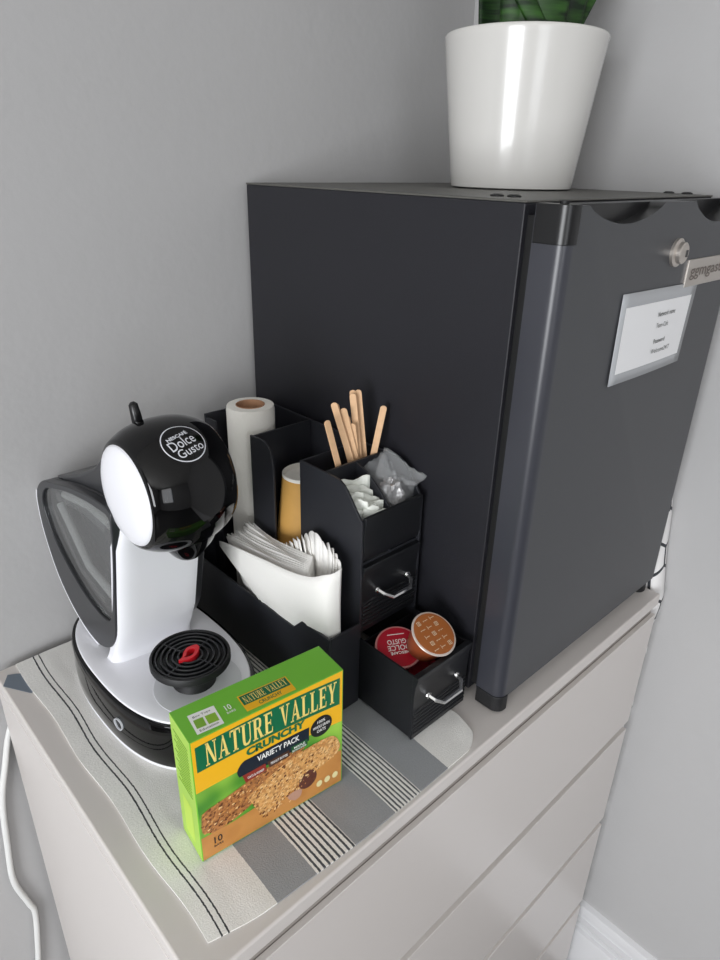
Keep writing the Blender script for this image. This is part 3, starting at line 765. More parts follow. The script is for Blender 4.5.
for i, (x, y, z) in enumerate(TIPS):       # folded leaves whose tips fan out at the front right
    f = i/(len(TIPS)-1)
    tip = Vector((x, y, z)); b0 = Vector((0.292-0.018*f, 0.186-0.020*f, 0.150)); d = (tip-b0).normalized()
    sd = Vector((0.30, 1.0, 0.05)); sd = (sd - d*sd.dot(d)).normalized(); w_ = 0.009+0.003*((i*5) % 3)/2
    c = [b0-sd*0.004+Vector((0, 0, -0.12)), b0+sd*0.010+Vector((0, 0, -0.12)), tip+sd*w_*0.5-d*0.003, tip-sd*w_-d*0.011]
    def fn(p, u, v, d=d, i=i):
        p = p.copy(); p += d*0.006*math.sin(math.pi*u)*max(0, v-0.7)*3.3; p.x += 0.0015*math.sin(u*4+i)*v
        p.x = min(max(p.x, 0.2625), 0.3012); p.y = max(p.y, 0.1475); return p
    o = obj('paper_napkin', sheet(c, 6, 10, fn), M_paper, None, solid=0.0009, smooth=60)
    tag(rebase(o, (0.28, 0.17, 0.03)), 'folded white paper napkin in the fan at the front right of the stack', 'napkin', 'napkins fanned to the front right')

# sugar packets in the front left compartment
random.seed(5)
PK = [((0.3085, 0.184), 0.268, -0.75, 0.5), ((0.325, 0.195), 0.262, -0.6, 0.6), ((0.338, 0.192), 0.268, -0.75, -0.8), ((0.342, 0.184), 0.258, -0.9, 0.4), ((0.330, 0.182), 0.256, -0.6, 0.7), ((0.318, 0.176), 0.259, -0.7, -0.6),
      ((0.336, 0.175), 0.252, -0.5, 0.6), ((0.326, 0.168), 0.252, -0.8, 0.5), ((0.316, 0.166), 0.254, -0.9, -0.3), ((0.338, 0.164), 0.248, -0.4, 0.3), ((0.324, 0.158), 0.247, -0.6, -0.4), ((0.333, 0.153), 0.243, -0.3, 0.4)]
for i, ((x, y), zt, yw, tl) in enumerate(PK):
    zt += 0.004; hw = 0.015 if i else 0.007
    ca_, sa_ = math.cos(yw), math.sin(yw)
    def P(a, z, off=0): return Vector((min(max(x + a*ca_ + off*sa_, 0.3072), 0.3475), min(max(y + a*sa_ - off*ca_ , 0.1475), 0.2015), z))
    c = [P(-hw, 0.190), P(hw, 0.190), P(hw*1.0, zt-0.012*max(0, tl), 0.003), P(-hw, zt+0.012*min(0, tl), 0.003)]
    sd_ = random.random()*9
    def fn(p, u, v, s=sd_):
        p = p.copy(); p.x += 0.0018*math.sin(v*5+s)*math.sin(u*3+s); p.y += 0.0022*math.sin(u*4+s*2)*v; p.z += 0.0025*math.sin(u*9+s)*max(0, v-0.85)*5; return p
    o = obj('sugar_packet', sheet(c, 7, 8, fn), M_pack, None, solid=0.0012, smooth=50)
    tag(rebase(o, (x, y, 0.19)), 'narrow white sugar packet standing in the organizer top, front left compartment', 'packet', 'sugar packets in the front left compartment')

# clear plastic bag in the front right compartment
t3 = thing('plastic_bag', 'crumpled clear plastic bag in the organizer top, front right compartment', 'plastic bag', (0.372, 0.175, 0.19))
bm = B()
prof = [(0.2, 0.0), (0.9, 0.02), (1.0, 0.3), (1.05, 0.6), (1.15, 0.8), (0.95, 0.95), (0.35, 1.0)]
seg = 40; rings = []
prof2 = catmull([Vector((a, b, 0)) for a, b in prof], 5)
for q in prof2:
    ring = []
    for k in range(seg):
        a = 2*math.pi*k/seg; r = q.x; h = q.y
        sq = 1/max(abs(math.cos(a)), abs(math.sin(a)))**0.7
        x = 0.373 + 0.0185*r*sq*math.cos(a); y = 0.176 + 0.0235*r*sq*math.sin(a); 
        top = 0.262 + 0.022*max(0, math.sin(a))**1.5 + 0.004*math.cos(a)
        z = 0.1905 + (top-0.1905)*h
        nz = noise.noise(Vector((x*110, y*110, z*90))); x += 0.005*nz*h; z += 0.009*noise.noise(Vector((x*160+5, y*160, z*60)))*h
        if z < 0.280: x = min(max(x, 0.3525), 0.3935); y = min(max(y, 0.1475), 0.2015)
        ring.append(bm.verts.new((x, y, z)))
    rings.append(ring)
for a, b in zip(rings, rings[1:]):
    for k in range(seg): bm.faces.new((a[k], a[(k+1) % seg], b[(k+1) % seg], b[k]))
bm.faces.new(rings[0][::-1]); bm.faces.new(rings[-1])
obj('film', bm, M_bag, t3, smooth=25)
bm = B(); bmesh.ops.create_icosphere(bm, subdivisions=4, radius=1.0)
for v in bm.verts:
    n_ = 1+0.30*noise.noise(v.co*3.1)+0.10*noise.noise(v.co*9)
    v.co = Vector((0.3725+0.0165*v.co.x*n_, 0.172+0.0195*v.co.y*n_, 0.226+0.033*v.co.z*n_))
obj('contents', bm, M_bagin, t3, smooth=8)
# loose pulled-up corner of film to the right
bm = sheet([(0.362, 0.186, 0.262), (0.393, 0.150, 0.252), (0.406, 0.146, 0.262), (0.386, 0.196, 0.288)], 10, 10, lambda p, u, v: p + Vector((0.0, 0.0, 0.004*noise.noise(p*140)+0.002*math.sin(u*7))))
obj('film_corner', bm, M_bag, t3, solid=0.0003, smooth=40)

# ------------------------------------------------------------------ coffee capsules in the open drawer
def capsule(name, label, centre, normal, up, body, lidm, rim, deco):
    n = Vector(normal).normalized(); u = Vector(up); u = (u-n*u.dot(n)).normalized(); x = u.cross(n)
    Mx = Matrix((x, u, n)).transposed().to_4x4(); Mx.translation = Vector(centre)
    t = bpy.data.objects.new(name, None); COL.objects.link(t); t.empty_display_size = 0.01
    t.location = centre; t['label'] = label; t['category'] = 'coffee capsule'
    R = 0.0268
    obj('cup_body', lathe(B(), [(0.0165, -0.034), (0.0180, -0.0335), (0.0205, -0.024), (0.0235, -0.006), (0.0240, -0.0012)], Mx, 48), body, t, smooth=40)
    obj('rim', lathe(B(), [(0.0235, -0.0015), (R, -0.0012), (R+0.0004, -0.0002), (R, 0.0006), (R-0.0016, 0.0008)], Mx, 64), rim, t, smooth=40)
    ld = obj('lid', lathe(B(), [(R-0.0018, 0.0005), (R-0.0020, 0.0011), (0.001, 0.0010)], Mx, 64), lidm, t, smooth=40)
    deco(Mx, ld)
    return t
def deco_red(Mx, ld):
    Mr = Mx @ Matrix.Translation((0, 0, 0.0013)) 
    bm = B()
    merge(bm, text_bm('NESCAFÉ', 0.022, 0.0042, M=Mr @ Matrix.Translation((-0.011, 0.0060, 0)), weight=0.03))
    merge(bm, text_bm('DOLCE', 0.026, 0.0066, M=Mr @ Matrix.Translation((-0.013, -0.0020, 0)), weight=0.01))
    merge(bm, text_bm('GUSTO', 0.022, 0.0062, M=Mr @ Matrix.Translation((-0.010, -0.0096, 0)), weight=0.01))
    box_ = B(); box(box_, -0.010, 0.010, -0.0165, -0.0155, 0, 0.00005); box_.transform(Mr); merge(bm, box_)
    obj('lettering', bm, M_wht, ld)
def deco_tan(Mx, ld):
    Mr = Mx @ Matrix.Translation((0, 0, 0.0013)) @ Matrix.Rotation(0.35, 4, 'Z'); bm = B()
    for i in range(-3, 4):
        for j in range(-3, 4):
            x = i*0.0105; y = j*0.0085
            if math.hypot(x, y) > 0.0205: continue
            k = (i+2*j) % 3
            b = B()
            if k == 0:
                ringprism(b, [(-.0024, -.0024), (.0024, -.0024), (.0024, .0024), (-.0024, .0024)], [(-.0018, -.0018), (.0018, -.0018), (.0018, .0018), (-.0018, .0018)], 'z', 0, 0.00005)
                box(b, -.0010, .0010, -.0012, -.0004, 0, 0.00005); box(b, -.0010, .0010, .0004, .0011, 0, 0.00005)
            elif k == 1:
                for q in range(4): box(b, -.0036+q*.0019, -.0024+q*.0019, -.0006+0.0004*(q % 2), .0006, 0, 0.00005)
            else:
                box(b, -.0034, -.0028, -.002, .0025, 0, 0.00005); box(b, -.0022, .003, -.0004, .0003, 0, 0.00005)
            b.transform(Mr @ Matrix.Translation((x, y, 0))); merge(bm, b)
    obj('printed_pattern', bm, mat('print_cream', '#e6cfb0', 0.4), ld)
def cap_n(a, b, c): return -cf*a + cr*b + cu*c
capsule('coffee_capsule', 'red coffee capsule with flat red lid and white lettering in the open drawer', (0.3338, 0.1095, 0.0845), cap_n(0.70, 0.10, 0.70), (-0.5, -0.85, 0.1), M_podr, M_podr, mat('rim_red', '#c98a88', 0.3), deco_red)
capsule('coffee_capsule', 'brown coffee capsule with patterned tan lid tilted over the open drawer', (0.3560, 0.0785, 0.110), cap_n(0.68, 0.36, 0.63), (0.3, 0.5, 0.6), M_podb, M_podlid, M_foil, deco_tan)
capsule('coffee_capsule', 'dark capsule lying deepest in the open drawer, almost hidden under the brown one', (0.356, 0.092, 0.0480), (0.02, -0.04, 0.95), (0.3, 0.8, 0.1), M_podb, M_podr, M_podr, lambda a, b: None)

# ------------------------------------------------------------------ coffee machine
MX, MYc = 0.142, 0.309
t = thing('coffee_machine', 'black and white capsule coffee machine with round black head at the left', 'coffee machine', (MX, MYc, ZS))
def sup(a, b, n, seg=96):
    out = []
    for k in range(seg):
        th_ = 2*math.pi*k/seg; c, s = math.cos(th_), math.sin(th_)
        out.append((MX + a*math.copysign(abs(c)**(2/n), c), MYc + b*math.copysign(abs(s)**(2/n), s)))
    return out
def stack(layers):      # [(inset, z)]
    bm = B(); rings = []
    for ins, z in layers:
        rings.append([bm.verts.new((x, y, z)) for x, y in sup(0.079-ins, 0.138-ins, 2.5)])
    n = len(rings[0])
    for a, b in zip(rings, rings[1:]):
        for i in range(n): bm.faces.new((a[i], a[(i+1) % n], b[(i+1) % n], b[i]))
    bm.faces.new(rings[0][::-1]); bm.faces.new(rings[-1]); return bm
obj('foot_rim', stack([(0.003, ZS), (0.0015, ZS+0.001), (0.0006, 0.0050), (0.0015, 0.0075)]), M_white, t, smooth=40)
base = obj('base', stack([(0.001, 0.0080), (-0.0005, 0.012), (-0.001, 0.03), (0.0, 0.05), (-0.0002, 0.0600), (0.001, 0.0635), (0.0038, 0.0642)]), M_gloss, t, smooth=40)
obj('base_cover', stack([(0.0050, 0.0600), (0.0045, 0.0640), (0.0055, 0.0660), (0.0085, 0.0668), (0.02, 0.0671)]), M_white, t, smooth=40)
# power button ring on the left side of the base
n_ = Vector((-1, -0.16, 0)).normalized(); ctr = Vector((0.0652, 0.258, 0.038))
bvh = None
Mb = frame(ctr, Vector((0, 0, 1)).cross(n_) * 1, (0, 0, 1))
bm = lathe(B(), [(0.0064, 0.0), (0.0064, 0.0020), (0.0072, 0.0020), (0.0072, 0.0)], Mb, 32, cap0=False, cap1=False)
obj('power_button', bm, M_logo, base, smooth=40)
# grey round recess and the cup stand
obj('drip_recess', lathe(B(), [(0.0465, 0.0665), (0.0465, 0.0677), (0.0440, 0.0679), (0.01, 0.0679)], Matrix.Translation((0.144, 0.227, 0)), 64), M_greyd, t, smooth=40)
DC = Vector((0.1425, 0.2355, 0))
obj('stand_stem', lathe(B(), [(0.0235, 0.0678), (0.0225, 0.070), (0.0220, 0.088), (0.026, 0.093)], Matrix.Translation(DC+Vector((0.001, -0.002, 0))), 40), M_blkmat, t, smooth=40)
prof = [(0.030, 0.0915), (0.0405, 0.0925), (0.0425, 0.0945), (0.0425, 0.1005), (0.0415, 0.1022), (0.0395, 0.1022), (0.0385, 0.0965), (0.001, 0.0965)]
tray = obj('drip_tray', lathe(B(), prof, Matrix.Translation(DC), 72), M_blkmat, t, smooth=35)
bm = B()
for r in (0.0125, 0.0185, 0.0245, 0.0305, 0.0362):
    lathe(bm, [(r-0.0011, 0.0960), (r-0.0011, 0.1008), (r-0.0005, 0.1014), (r+0.0005, 0.1014), (r+0.0011, 0.1008), (r+0.0011, 0.0960)], Matrix.Translation(DC), 64, cap0=False, cap1=False)
for k in range(4):
    b = B(); box(b, 0.010, 0.039, -0.0008, 0.0008, 0.0962, 0.1006); b.transform(Matrix.Translation(DC) @ Matrix.Rotation(k*math.pi/2+0.35, 4, 'Z')); merge(bm, b)
obj('grid', bm, mat('grid_black', '#1d1e21', 0.35), tray, smooth=35)
# red teardrop outline in the middle
def drop(sc):
    pts = [(0.0, 0.0125), (0.0045, 0.0105), (0.0062, 0.004), (0.0058, -0.003), (0.002, -0.0085), (-0.0055, -0.0125), (-0.0045, -0.007), (-0.0062, 0.0), (-0.0055, 0.007)]
    return [(p.x*sc, p.y*sc) for p in catmull([Vector((a, b, 0)) for a, b in pts], 5, True)]
bm = ringprism(B(), drop(1.15), drop(0.62), 'z', 0.0965, 0.1035)
bm.transform(Matrix.Translation(DC) @ Matrix.Rotation(-0.95, 4, 'Z'))
obj('drop_marker', bm, M_red, tray, smooth=40)['label'] = 'red drop shaped ring'
# column (white shell)
cp = [(0.345, 0.0655), (0.318, 0.0655), (0.311, 0.070), (0.305, 0.079), (0.299, 0.105), (0.292, 0.142), (0.286, 0.17), (0.280, 0.199), (0.274, 0.235), (0.270, 0.262), (0.262, 0.285), (0.300, 0.300), (0.335, 0.270)]
def CY(z): return 0.292 - 0.25*(z-0.12) if z > 0.12 else 0.292 + 0.45*(0.12-z)
def column():
    bm = B(); rows = []
    zs = [0.0655, 0.0672, 0.070, 0.075, 0.082, 0.092, 0.105, 0.12, 0.142, 0.17, 0.199, 0.235, 0.262]
    for z in zs:
        y = CY(z) - 0.003
        fl = 0.006*max(0, 1-(z-0.0655)/0.016)**2
        hw = 0.0505 - 0.001*min(1, (z-0.0655)/0.2) + fl*0.5 - (0.006 if z > 0.25 else 0); row = []
        yb = CY(z) + 0.015
        n = 24; rr = 0.010; ex = 0.30 + 0.25*min(1, fl/0.005)
        for k in range(n+1):
            a = math.pi + math.pi*k/n
            c_, s_2 = math.cos(a), math.sin(a)
            xx = MX + hw*math.copysign(abs(c_)**ex, c_); yy = y + rr + (rr+fl)*math.copysign(abs(s_2)**0.9, s_2)
            row.append(bm.verts.new((min(xx, MX+hw-0.0095), yy, z)))
        row.append(bm.verts.new((MX+hw-0.0095, yb, z))); row.append(bm.verts.new((MX-hw, yb, z)))
        rows.append(row)
    n = len(rows[0])
    for a, b in zip(rows, rows[1:]):
        for i in range(n): bm.faces.new((a[i], a[(i+1) % n], b[(i+1) % n], b[i]))
    bm.faces.new(rows[0][::-1]); bm.faces.new(rows[-1])
    return bm
obj('column', column(), M_white, t, smooth=50)
# water tank loop
HWX = 0.052
TXL, TXR = MX-HWX, MX+HWX
outer = [(0.466, 0.232), (0.476, 0.215), (0.478, 0.190), (0.474, 0.165), (0.463, 0.136), (0.448, 0.112), (0.428, 0.094), (0.405, 0.081), (0.378, 0.073), (0.350, 0.073), (0.325, 0.084), (0.308, 0.099), (0.294, 0.125), (0.280, 0.170), (0.268, 0.220), (0.262, 0.262), (0.262, 0.281), (0.290, 0.2815), (0.325, 0.277), (0.369, 0.268), (0.414, 0.256), (0.445, 0.247)]
inner = [(0.452, 0.228), (0.458, 0.214), (0.455, 0.200), (0.445, 0.180), (0.432, 0.166), (0.415, 0.154), (0.396, 0.143), (0.375, 0.134), (0.355, 0.129), (0.335, 0.126), (0.318, 0.127), (0.306, 0.132), (0.297, 0.147), (0.286, 0.178), (0.274, 0.220), (0.267, 0.255), (0.268, 0.272), (0.290, 0.2725), (0.325, 0.269), (0.369, 0.2610), (0.408, 0.250), (0.438, 0.240)]
outer = [(p.x, p.y) for p in catmull([Vector((a, b, 0)) for a, b in outer], 4, True)]; inner = [(p.x, p.y) for p in catmull([Vector((a, b, 0)) for a, b in inner], 4, True)]
def clip(l, e):
    def ymin(z): return CY(z) + 0.004 + e
    return [(max(a, ymin(b)), b) for a, b in l]
outer = clip(outer, 0.0); inner = clip(inner, 0.003)
bm = B()
ringprism(bm, outer, inner, 'x', TXL, TXL+0.010); ringprism(bm, outer, inner, 'x', TXR-0.010, TXR)
ringprism(bm, outer, [((a-0.365)*0.965+0.365, (b-0.19)*0.965+0.19) for a, b in outer], 'x', TXL+0.010, TXR-0.010)
tf = obj('water_tank', bm, M_frame, t, bevel=0.003, smooth=40, seg=3); tf['label'] = 'smoky clear water tank in a dark loop frame'
bm = B(); prism(bm, [((a-0.36)*0.99+0.36, (b-0.2)*0.99+0.2) for a, b in inner], 'x', TXL+0.003, TXL+0.005); obj('tank_wall', bm, M_pane, tf)
bm = B(); prism(bm, [((a-0.36)*0.99+0.36, (b-0.2)*0.99+0.2) for a, b in inner], 'x', TXR-0.005, TXR-0.003)
obj('tank_wall', bm, M_pane, tf)
bm = B(); prism(bm, [(0.435, 0.210), (0.40, 0.170), (0.345, 0.140), (0.325, 0.14), (0.31, 0.2), (0.300, 0.250), (0.33, 0.254), (0.42, 0.235)], 'x', TXL+0.028, TXR-0.028)
obj('tank_core', bm, M_tankin, tf, bevel=0.006, smooth=40)
bm = B()
tube(bm, [(TXL+0.016, 0.447, 0.212), (TXL+0.016, 0.385, 0.155), (TXL+0.018, 0.330, 0.142)], 0.0045, 10)
tube(bm, [(TXL+0.016, 0.42, 0.235), (TXL+0.016, 0.35, 0.248), (TXL+0.016, 0.300, 0.246)], 0.006, 10)
obj('tank_tube', bm, mat('tube_clear', '#c9cdca', 0.15), tf, smooth=50)
# white shell line round the outside of the loop
idx = [i for i, (a, b) in enumerate(outer) if (b < 0.225 and a > 0.33 and not (a < 0.35))]
seg_ = outer[idx[0]:idx[-1]+1] if idx == list(range(idx[0], idx[-1]+1)) else [outer[i] for i in idx]
op = [((a-0.365)*1.03+0.365, (b-0.19)*1.03+0.19) for a, b in seg_]
bm = B(); prism(bm, op + [((a-0.365)*1.002+0.365, (b-0.19)*1.002+0.19) for a, b in reversed(seg_)], 'x', TXL+0.0005, TXR-0.0005)
obj('shell_rim', bm, M_white, t, smooth=50)
# head
HC = Vector((MX-0.001, 0.237, 0.3045)); RH = 0.0632; WH = 0.061
def rprof(tt, n=2.35): return RH*(max(0.0, 1-abs(tt/ (WH*1.02))**n))**(1/n)
CUT = 0.0420
prof = []
N = 40
for k in range(N+1):
    tt = -CUT + 2*CUT*k/N; prof.append((rprof(tt), tt))
prof = [(rprof(CUT)*0.92, -CUT-0.001)] + prof + [(rprof(CUT)*0.92, CUT+0.001)]
MXr = Matrix.Translation(HC) @ Matrix.Rotation(math.pi/2, 4, 'Y')
bmh = lathe(B(), prof, MXr, 96)
bvh_head = BVHTree.FromBMesh(bmh)
head = obj('head', bmh, M_gloss, t, smooth=50)
rc = rprof(CUT)*0.93
for s in (-1, 1):
    pf = [(rc+0.0004, CUT-0.001), (rc+0.0002, CUT+0.0012), (rc*0.97, CUT+0.003), (rc*0.88, CUT+0.0052), (rc*0.72, CUT+0.0072), (rc*0.5, CUT+0.0086), (rc*0.25, CUT+0.0092), (0.001, CUT+0.0094)]
    Ms = Matrix.Translation(HC) @ Matrix.Rotation(s*math.pi/2, 4, 'Y')
    obj('side_cap', lathe(B(), pf, Ms, 72), M_white, t, smooth=50)
# white lip below the head running into the column
# black neck between head and tank lid
nk = [(0.262, 0.270), (0.258, 0.335), (0.285, 0.330), (0.315, 0.305), (0.360, 0.282), (0.405, 0.264), (0.44, 0.251), (0.40, 0.2575), (0.33, 0.273)]
obj('neck', prism(B(), nk, 'x', MX-0.040, MX+0.040), M_frame, t, bevel=0.004, smooth=40, seg=3)
# nozzle under the head
obj('nozzle', lathe(B(), [(0.012, 0.228), (0.016, 0.232), (0.026, 0.246), (0.034, 0.262)], Matrix.Translation((MX+0.006, 0.228, 0)), 32), M_gloss, t, smooth=40)
# lever on top
lv = obj('lever', tube(B(), [(0.1305, 0.266, 0.358), (0.1295, 0.266, 0.367), (0.1285, 0.267, 0.3765), (0.128, 0.267, 0.3785)], [0.0052, 0.0048, 0.0042, 0.0022], 16), M_blk, t, smooth=50)
# round emblem on the head, lying on its surface
def project_head(bm, off):
    for v in bm.verts:
        d = (v.co-HC).normalized(); hit = bvh_head.ray_cast(HC + d*0.2, -d)
        if hit[0] is not None: v.co = hit[0] + d*off
    return bm
camp = Vector((-0.1228, -0.2961, 0.5798))
def pix(u, v):
    return (cf + cr*((u-360)/671.5) - cu*((v-480)/671.5)).normalized()
hit = bvh_head.ray_cast(camp, pix(183.5, 442))[0] or HC
nn = (hit-HC).normalized(); hx = bvh_head.ray_cast(camp, pix(187.5, 440))[0] - hit
ux = (hx-nn*hx.dot(nn)).normalized(); uy = nn.cross(ux)
Mh = Matrix((ux, uy, nn)).transposed().to_4x4(); Mh.translation = hit
RL = 0.0205
bm = B(); lathe(bm, [(RL, 0), (RL-0.0006, 0.0), (RL-0.0011, 0)], Mh, 64, cap0=False, cap1=False)
merge(bm, text_bm('NESCAFÉ', 0.022, 0.0046, M=Mh @ Matrix.Translation((-0.0120, 0.0062, 0)), weight=0.035))
merge(bm, text_bm('Dolce', 0.0260, 0.0100, M=Mh @ Matrix.Translation((-0.0145, -0.0044, 0)), weight=0.005))
merge(bm, text_bm('Gusto', 0.0265, 0.0085, M=Mh @ Matrix.Translation((-0.0125, -0.0134, 0)), weight=0.005))
bmesh.ops.subdivide_edges(bm, edges=[e for e in bm.edges if e.calc_length() > 0.004], cuts=2)
obj('emblem', project_head(bm, 0.0003), M_logo, head)['label'] = 'silver round emblem with lettering'

# ------------------------------------------------------------------ cereal bar box
BX, BY, BA, BW, BD, BH = 0.0588, 0.0869, -0.1154, 0.1545, 0.0421, 0.1460
t = thing('cereal_bar_box', 'green and yellow box of crunchy granola bars standing on the towel', 'box', (BX, BY, ZS), BA)
bm = box(B(), 0, BW, 0, BD, 0, BH)
for f in bm.faces:
    n = f.normal if f.normal.length else None
bmesh.ops.recalc_face_normals(bm, faces=bm.faces)
bm.normal_update()
for f in bm.faces:
    if f.normal.x < -0.5: f.material_index = 1
carton = obj('carton', bm, [M_green, M_greenl], t, world=False, bevel=0.0006)
lay = [0]
def fr(pts, m, name, lvl=1, face='front'):
    """flat print on the front (a, c) or the top (a, b)"""
    bm = B(); o_ = 0.00012*lvl
    vs = [bm.verts.new((a, -o_, c) if face == 'front' else ((a, c, BH+o_) if face == 'top' else (-o_, a, c))) for a, c in pts]
    f = bm.faces.new(vs); bmesh.ops.triangulate(bm, faces=[f])
    bmesh.ops.recalc_face_normals(bm, faces=bm.faces)
    return obj(name, bm, m, carton, world=False)
sm = lambda pts, n=5: [(p.x, p.y) for p in catmull([Vector((a, b, 0)) for a, b in pts], n)]
E_ = 0.0012
fr([(E_, E_), (BW-E_, E_), (BW-E_, BH-0.002), (E_, BH-0.002)], M_meadow, 'printed_picture', 1)
fr([(E_, E_), (BW-E_, E_)] + sm([(BW-E_, 0.044), (0.12, 0.046), (0.08, 0.036), (0.04, 0.030), (E_, 0.030)]), M_table, 'printed_picture', 2)
bar1 = sm([(0.003, 0.036), (0.0028, 0.048), (0.006, 0.060), (0.025, 0.064), (0.0526, 0.070), (0.0749, 0.0745), (0.0981, 0.078), (0.110, 0.074), (0.085, 0.058), (0.055, 0.040), (0.030, 0.031), (0.012, 0.030)])
fr(bar1, M_bar2, 'printed_picture', 3)
bar2 = sm([(0.048, 0.0505), (0.060, 0.056), (0.075, 0.0625), (0.098, 0.0700), (0.129, 0.0715), (0.143, 0.069), (0.1500, 0.058), (0.1505, 0.047), (0.140, 0.040), (0.118, 0.034), (0.095, 0.026), (0.070, 0.0165), (0.0625, 0.0160), (0.056, 0.03)])
fr(bar2, M_bar, 'printed_picture', 4)
fr([(0.1130+0.0105*math.cos(a/16*2*math.pi), 0.0300+0.0115*math.sin(a/16*2*math.pi)) for a in range(16)], M_choc, 'printed_picture', 5)
fr(sm([(0.092, 0.016), (0.090, 0.022), (0.098, 0.024), (0.106, 0.021), (0.104, 0.013), (0.098, 0.011)]), mat('print_nut', '#b98f7a', 0.4), 'printed_picture', 5)
for k in range(3):
    cx_ = 0.1265+0.0095*k
    fr([(cx_+0.0035*math.cos(a/12*2*math.pi), 0.0150+0.0042*math.sin(a/12*2*math.pi)) for a in range(12)], mat('print_dot', '#e8dca4', 0.4), 'printed_picture', 5)
def inside(p, poly):
    c = False; n = len(poly); x, y = p
    for i in range(n):
        (x1, y1), (x2, y2) = poly[i], poly[i-1]
        if (y1 > y) != (y2 > y) and x < (x2-x1)*(y-y1)/(y2-y1)+x1: c = not c
    return c
M_fl = [mat('print_flake_light', '#ecc48a', 0.4), mat('print_flake_mid', '#c98c4c', 0.4), mat('print_flake_dark', '#6a3c1e', 0.4)]
def flakes(poly, n, lvl, ws, r0=0.0008, r1=0.0019):
    xs_ = [p[0] for p in poly]; ys_ = [p[1] for p in poly]; k = 0; bm = B()
    while k < n:
        p = (random.uniform(min(xs_), max(xs_)), random.uniform(min(ys_), max(ys_)))
        if not inside(p, poly): continue
        k += 1; a = random.uniform(r0, r1); b_ = a*random.uniform(0.35, 0.8); r = random.uniform(0.1, 1.2)
        vs = []
        for j in range(8):
            t_ = j/8*2*math.pi; x = a*math.cos(t_); y = b_*math.sin(t_)
            vs.append(bm.verts.new((p[0]+x*math.cos(r)-y*math.sin(r), -0.00012*lvl-0.0000006*k, p[1]+x*math.sin(r)+y*math.cos(r))))
        bm.faces.new(vs).material_index = random.choices([0, 1, 2], ws)[0]
    return obj('printed_picture', bm, M_fl, carton, world=False)
random.seed(21)
flakes(bar1, 260, 3.2, (2, 5, 5)); flakes(bar2, 420, 4.2, (6, 5, 3)); flakes([(0.0600, 0.0130), (0.066, 0.010), (0.095, 0.014), (0.110, 0.022), (0.100, 0.030), (0.075, 0.021)], 60, 4.4, (3, 4, 3))
flakes([(0.1045, 0.022), (0.12, 0.020), (0.123, 0.034), (0.108, 0.040)], 22, 5.4, (0, 1, 5), 0.0006, 0.0014)
# banner: yellow field, green arch on top of it, thin yellow outline
up = lambda x, b: b + 0.0030*(1-((x-0.077)/0.077)**2)
xs = [E_ + (BW-2*E_)*k/16 for k in range(17)]
fr([(x, up(x, 0.0845)-0.004*(x/BW-0.5)) for x in xs] + [(x, BH-E_*0.5) for x in reversed(xs)], M_yel, 'printed_band', 2)
xs2 = [0.0042 + (BW-0.0084)*k/16 for k in range(17)]
fr([(x, up(x, 0.1075)-0.004*(x/BW-0.5)) for x in xs2] + [(x, up(x, 0.1405)-0.0025) for x in reversed(xs2)], M_dgreen, 'printed_band', 3)
# navy ribbon, red-brown flags, round seal
fr(sm([(0.0415, 0.0800), (0.040, 0.088), (0.046, 0.0960), (0.055, 0.0965), (0.075, 0.0972), (0.100, 0.0972), (0.1155, 0.0965)]) + sm([(0.1150, 0.080), (0.100, 0.0775), (0.0800, 0.0765), (0.060, 0.0785), (0.0415, 0.0800)]), M_navy, 'printed_band', 4)
fr([(0.0445, 0.0800), (0.0475, 0.0695), (0.0690, 0.0715), (0.0680, 0.0805)], M_redbr, 'printed_band', 5)
fr([(0.0700, 0.0810), (0.0720, 0.0725), (0.0935, 0.0735), (0.0930, 0.0815)], mat('print_brown_flag', '#4e3020', 0.4), 'printed_band', 5)
fr([(0.0955, 0.0835), (0.0955, 0.0755), (0.1130, 0.0755), (0.1135, 0.0835)], mat('print_green_flag', '#1f5b30', 0.4), 'printed_band', 5)
sl = fr([(0.1290+0.0123*math.cos(a/28*2*math.pi), 0.0905+0.0123*math.sin(a/28*2*math.pi)) for a in range(28)], M_ink, 'printed_seal', 5)
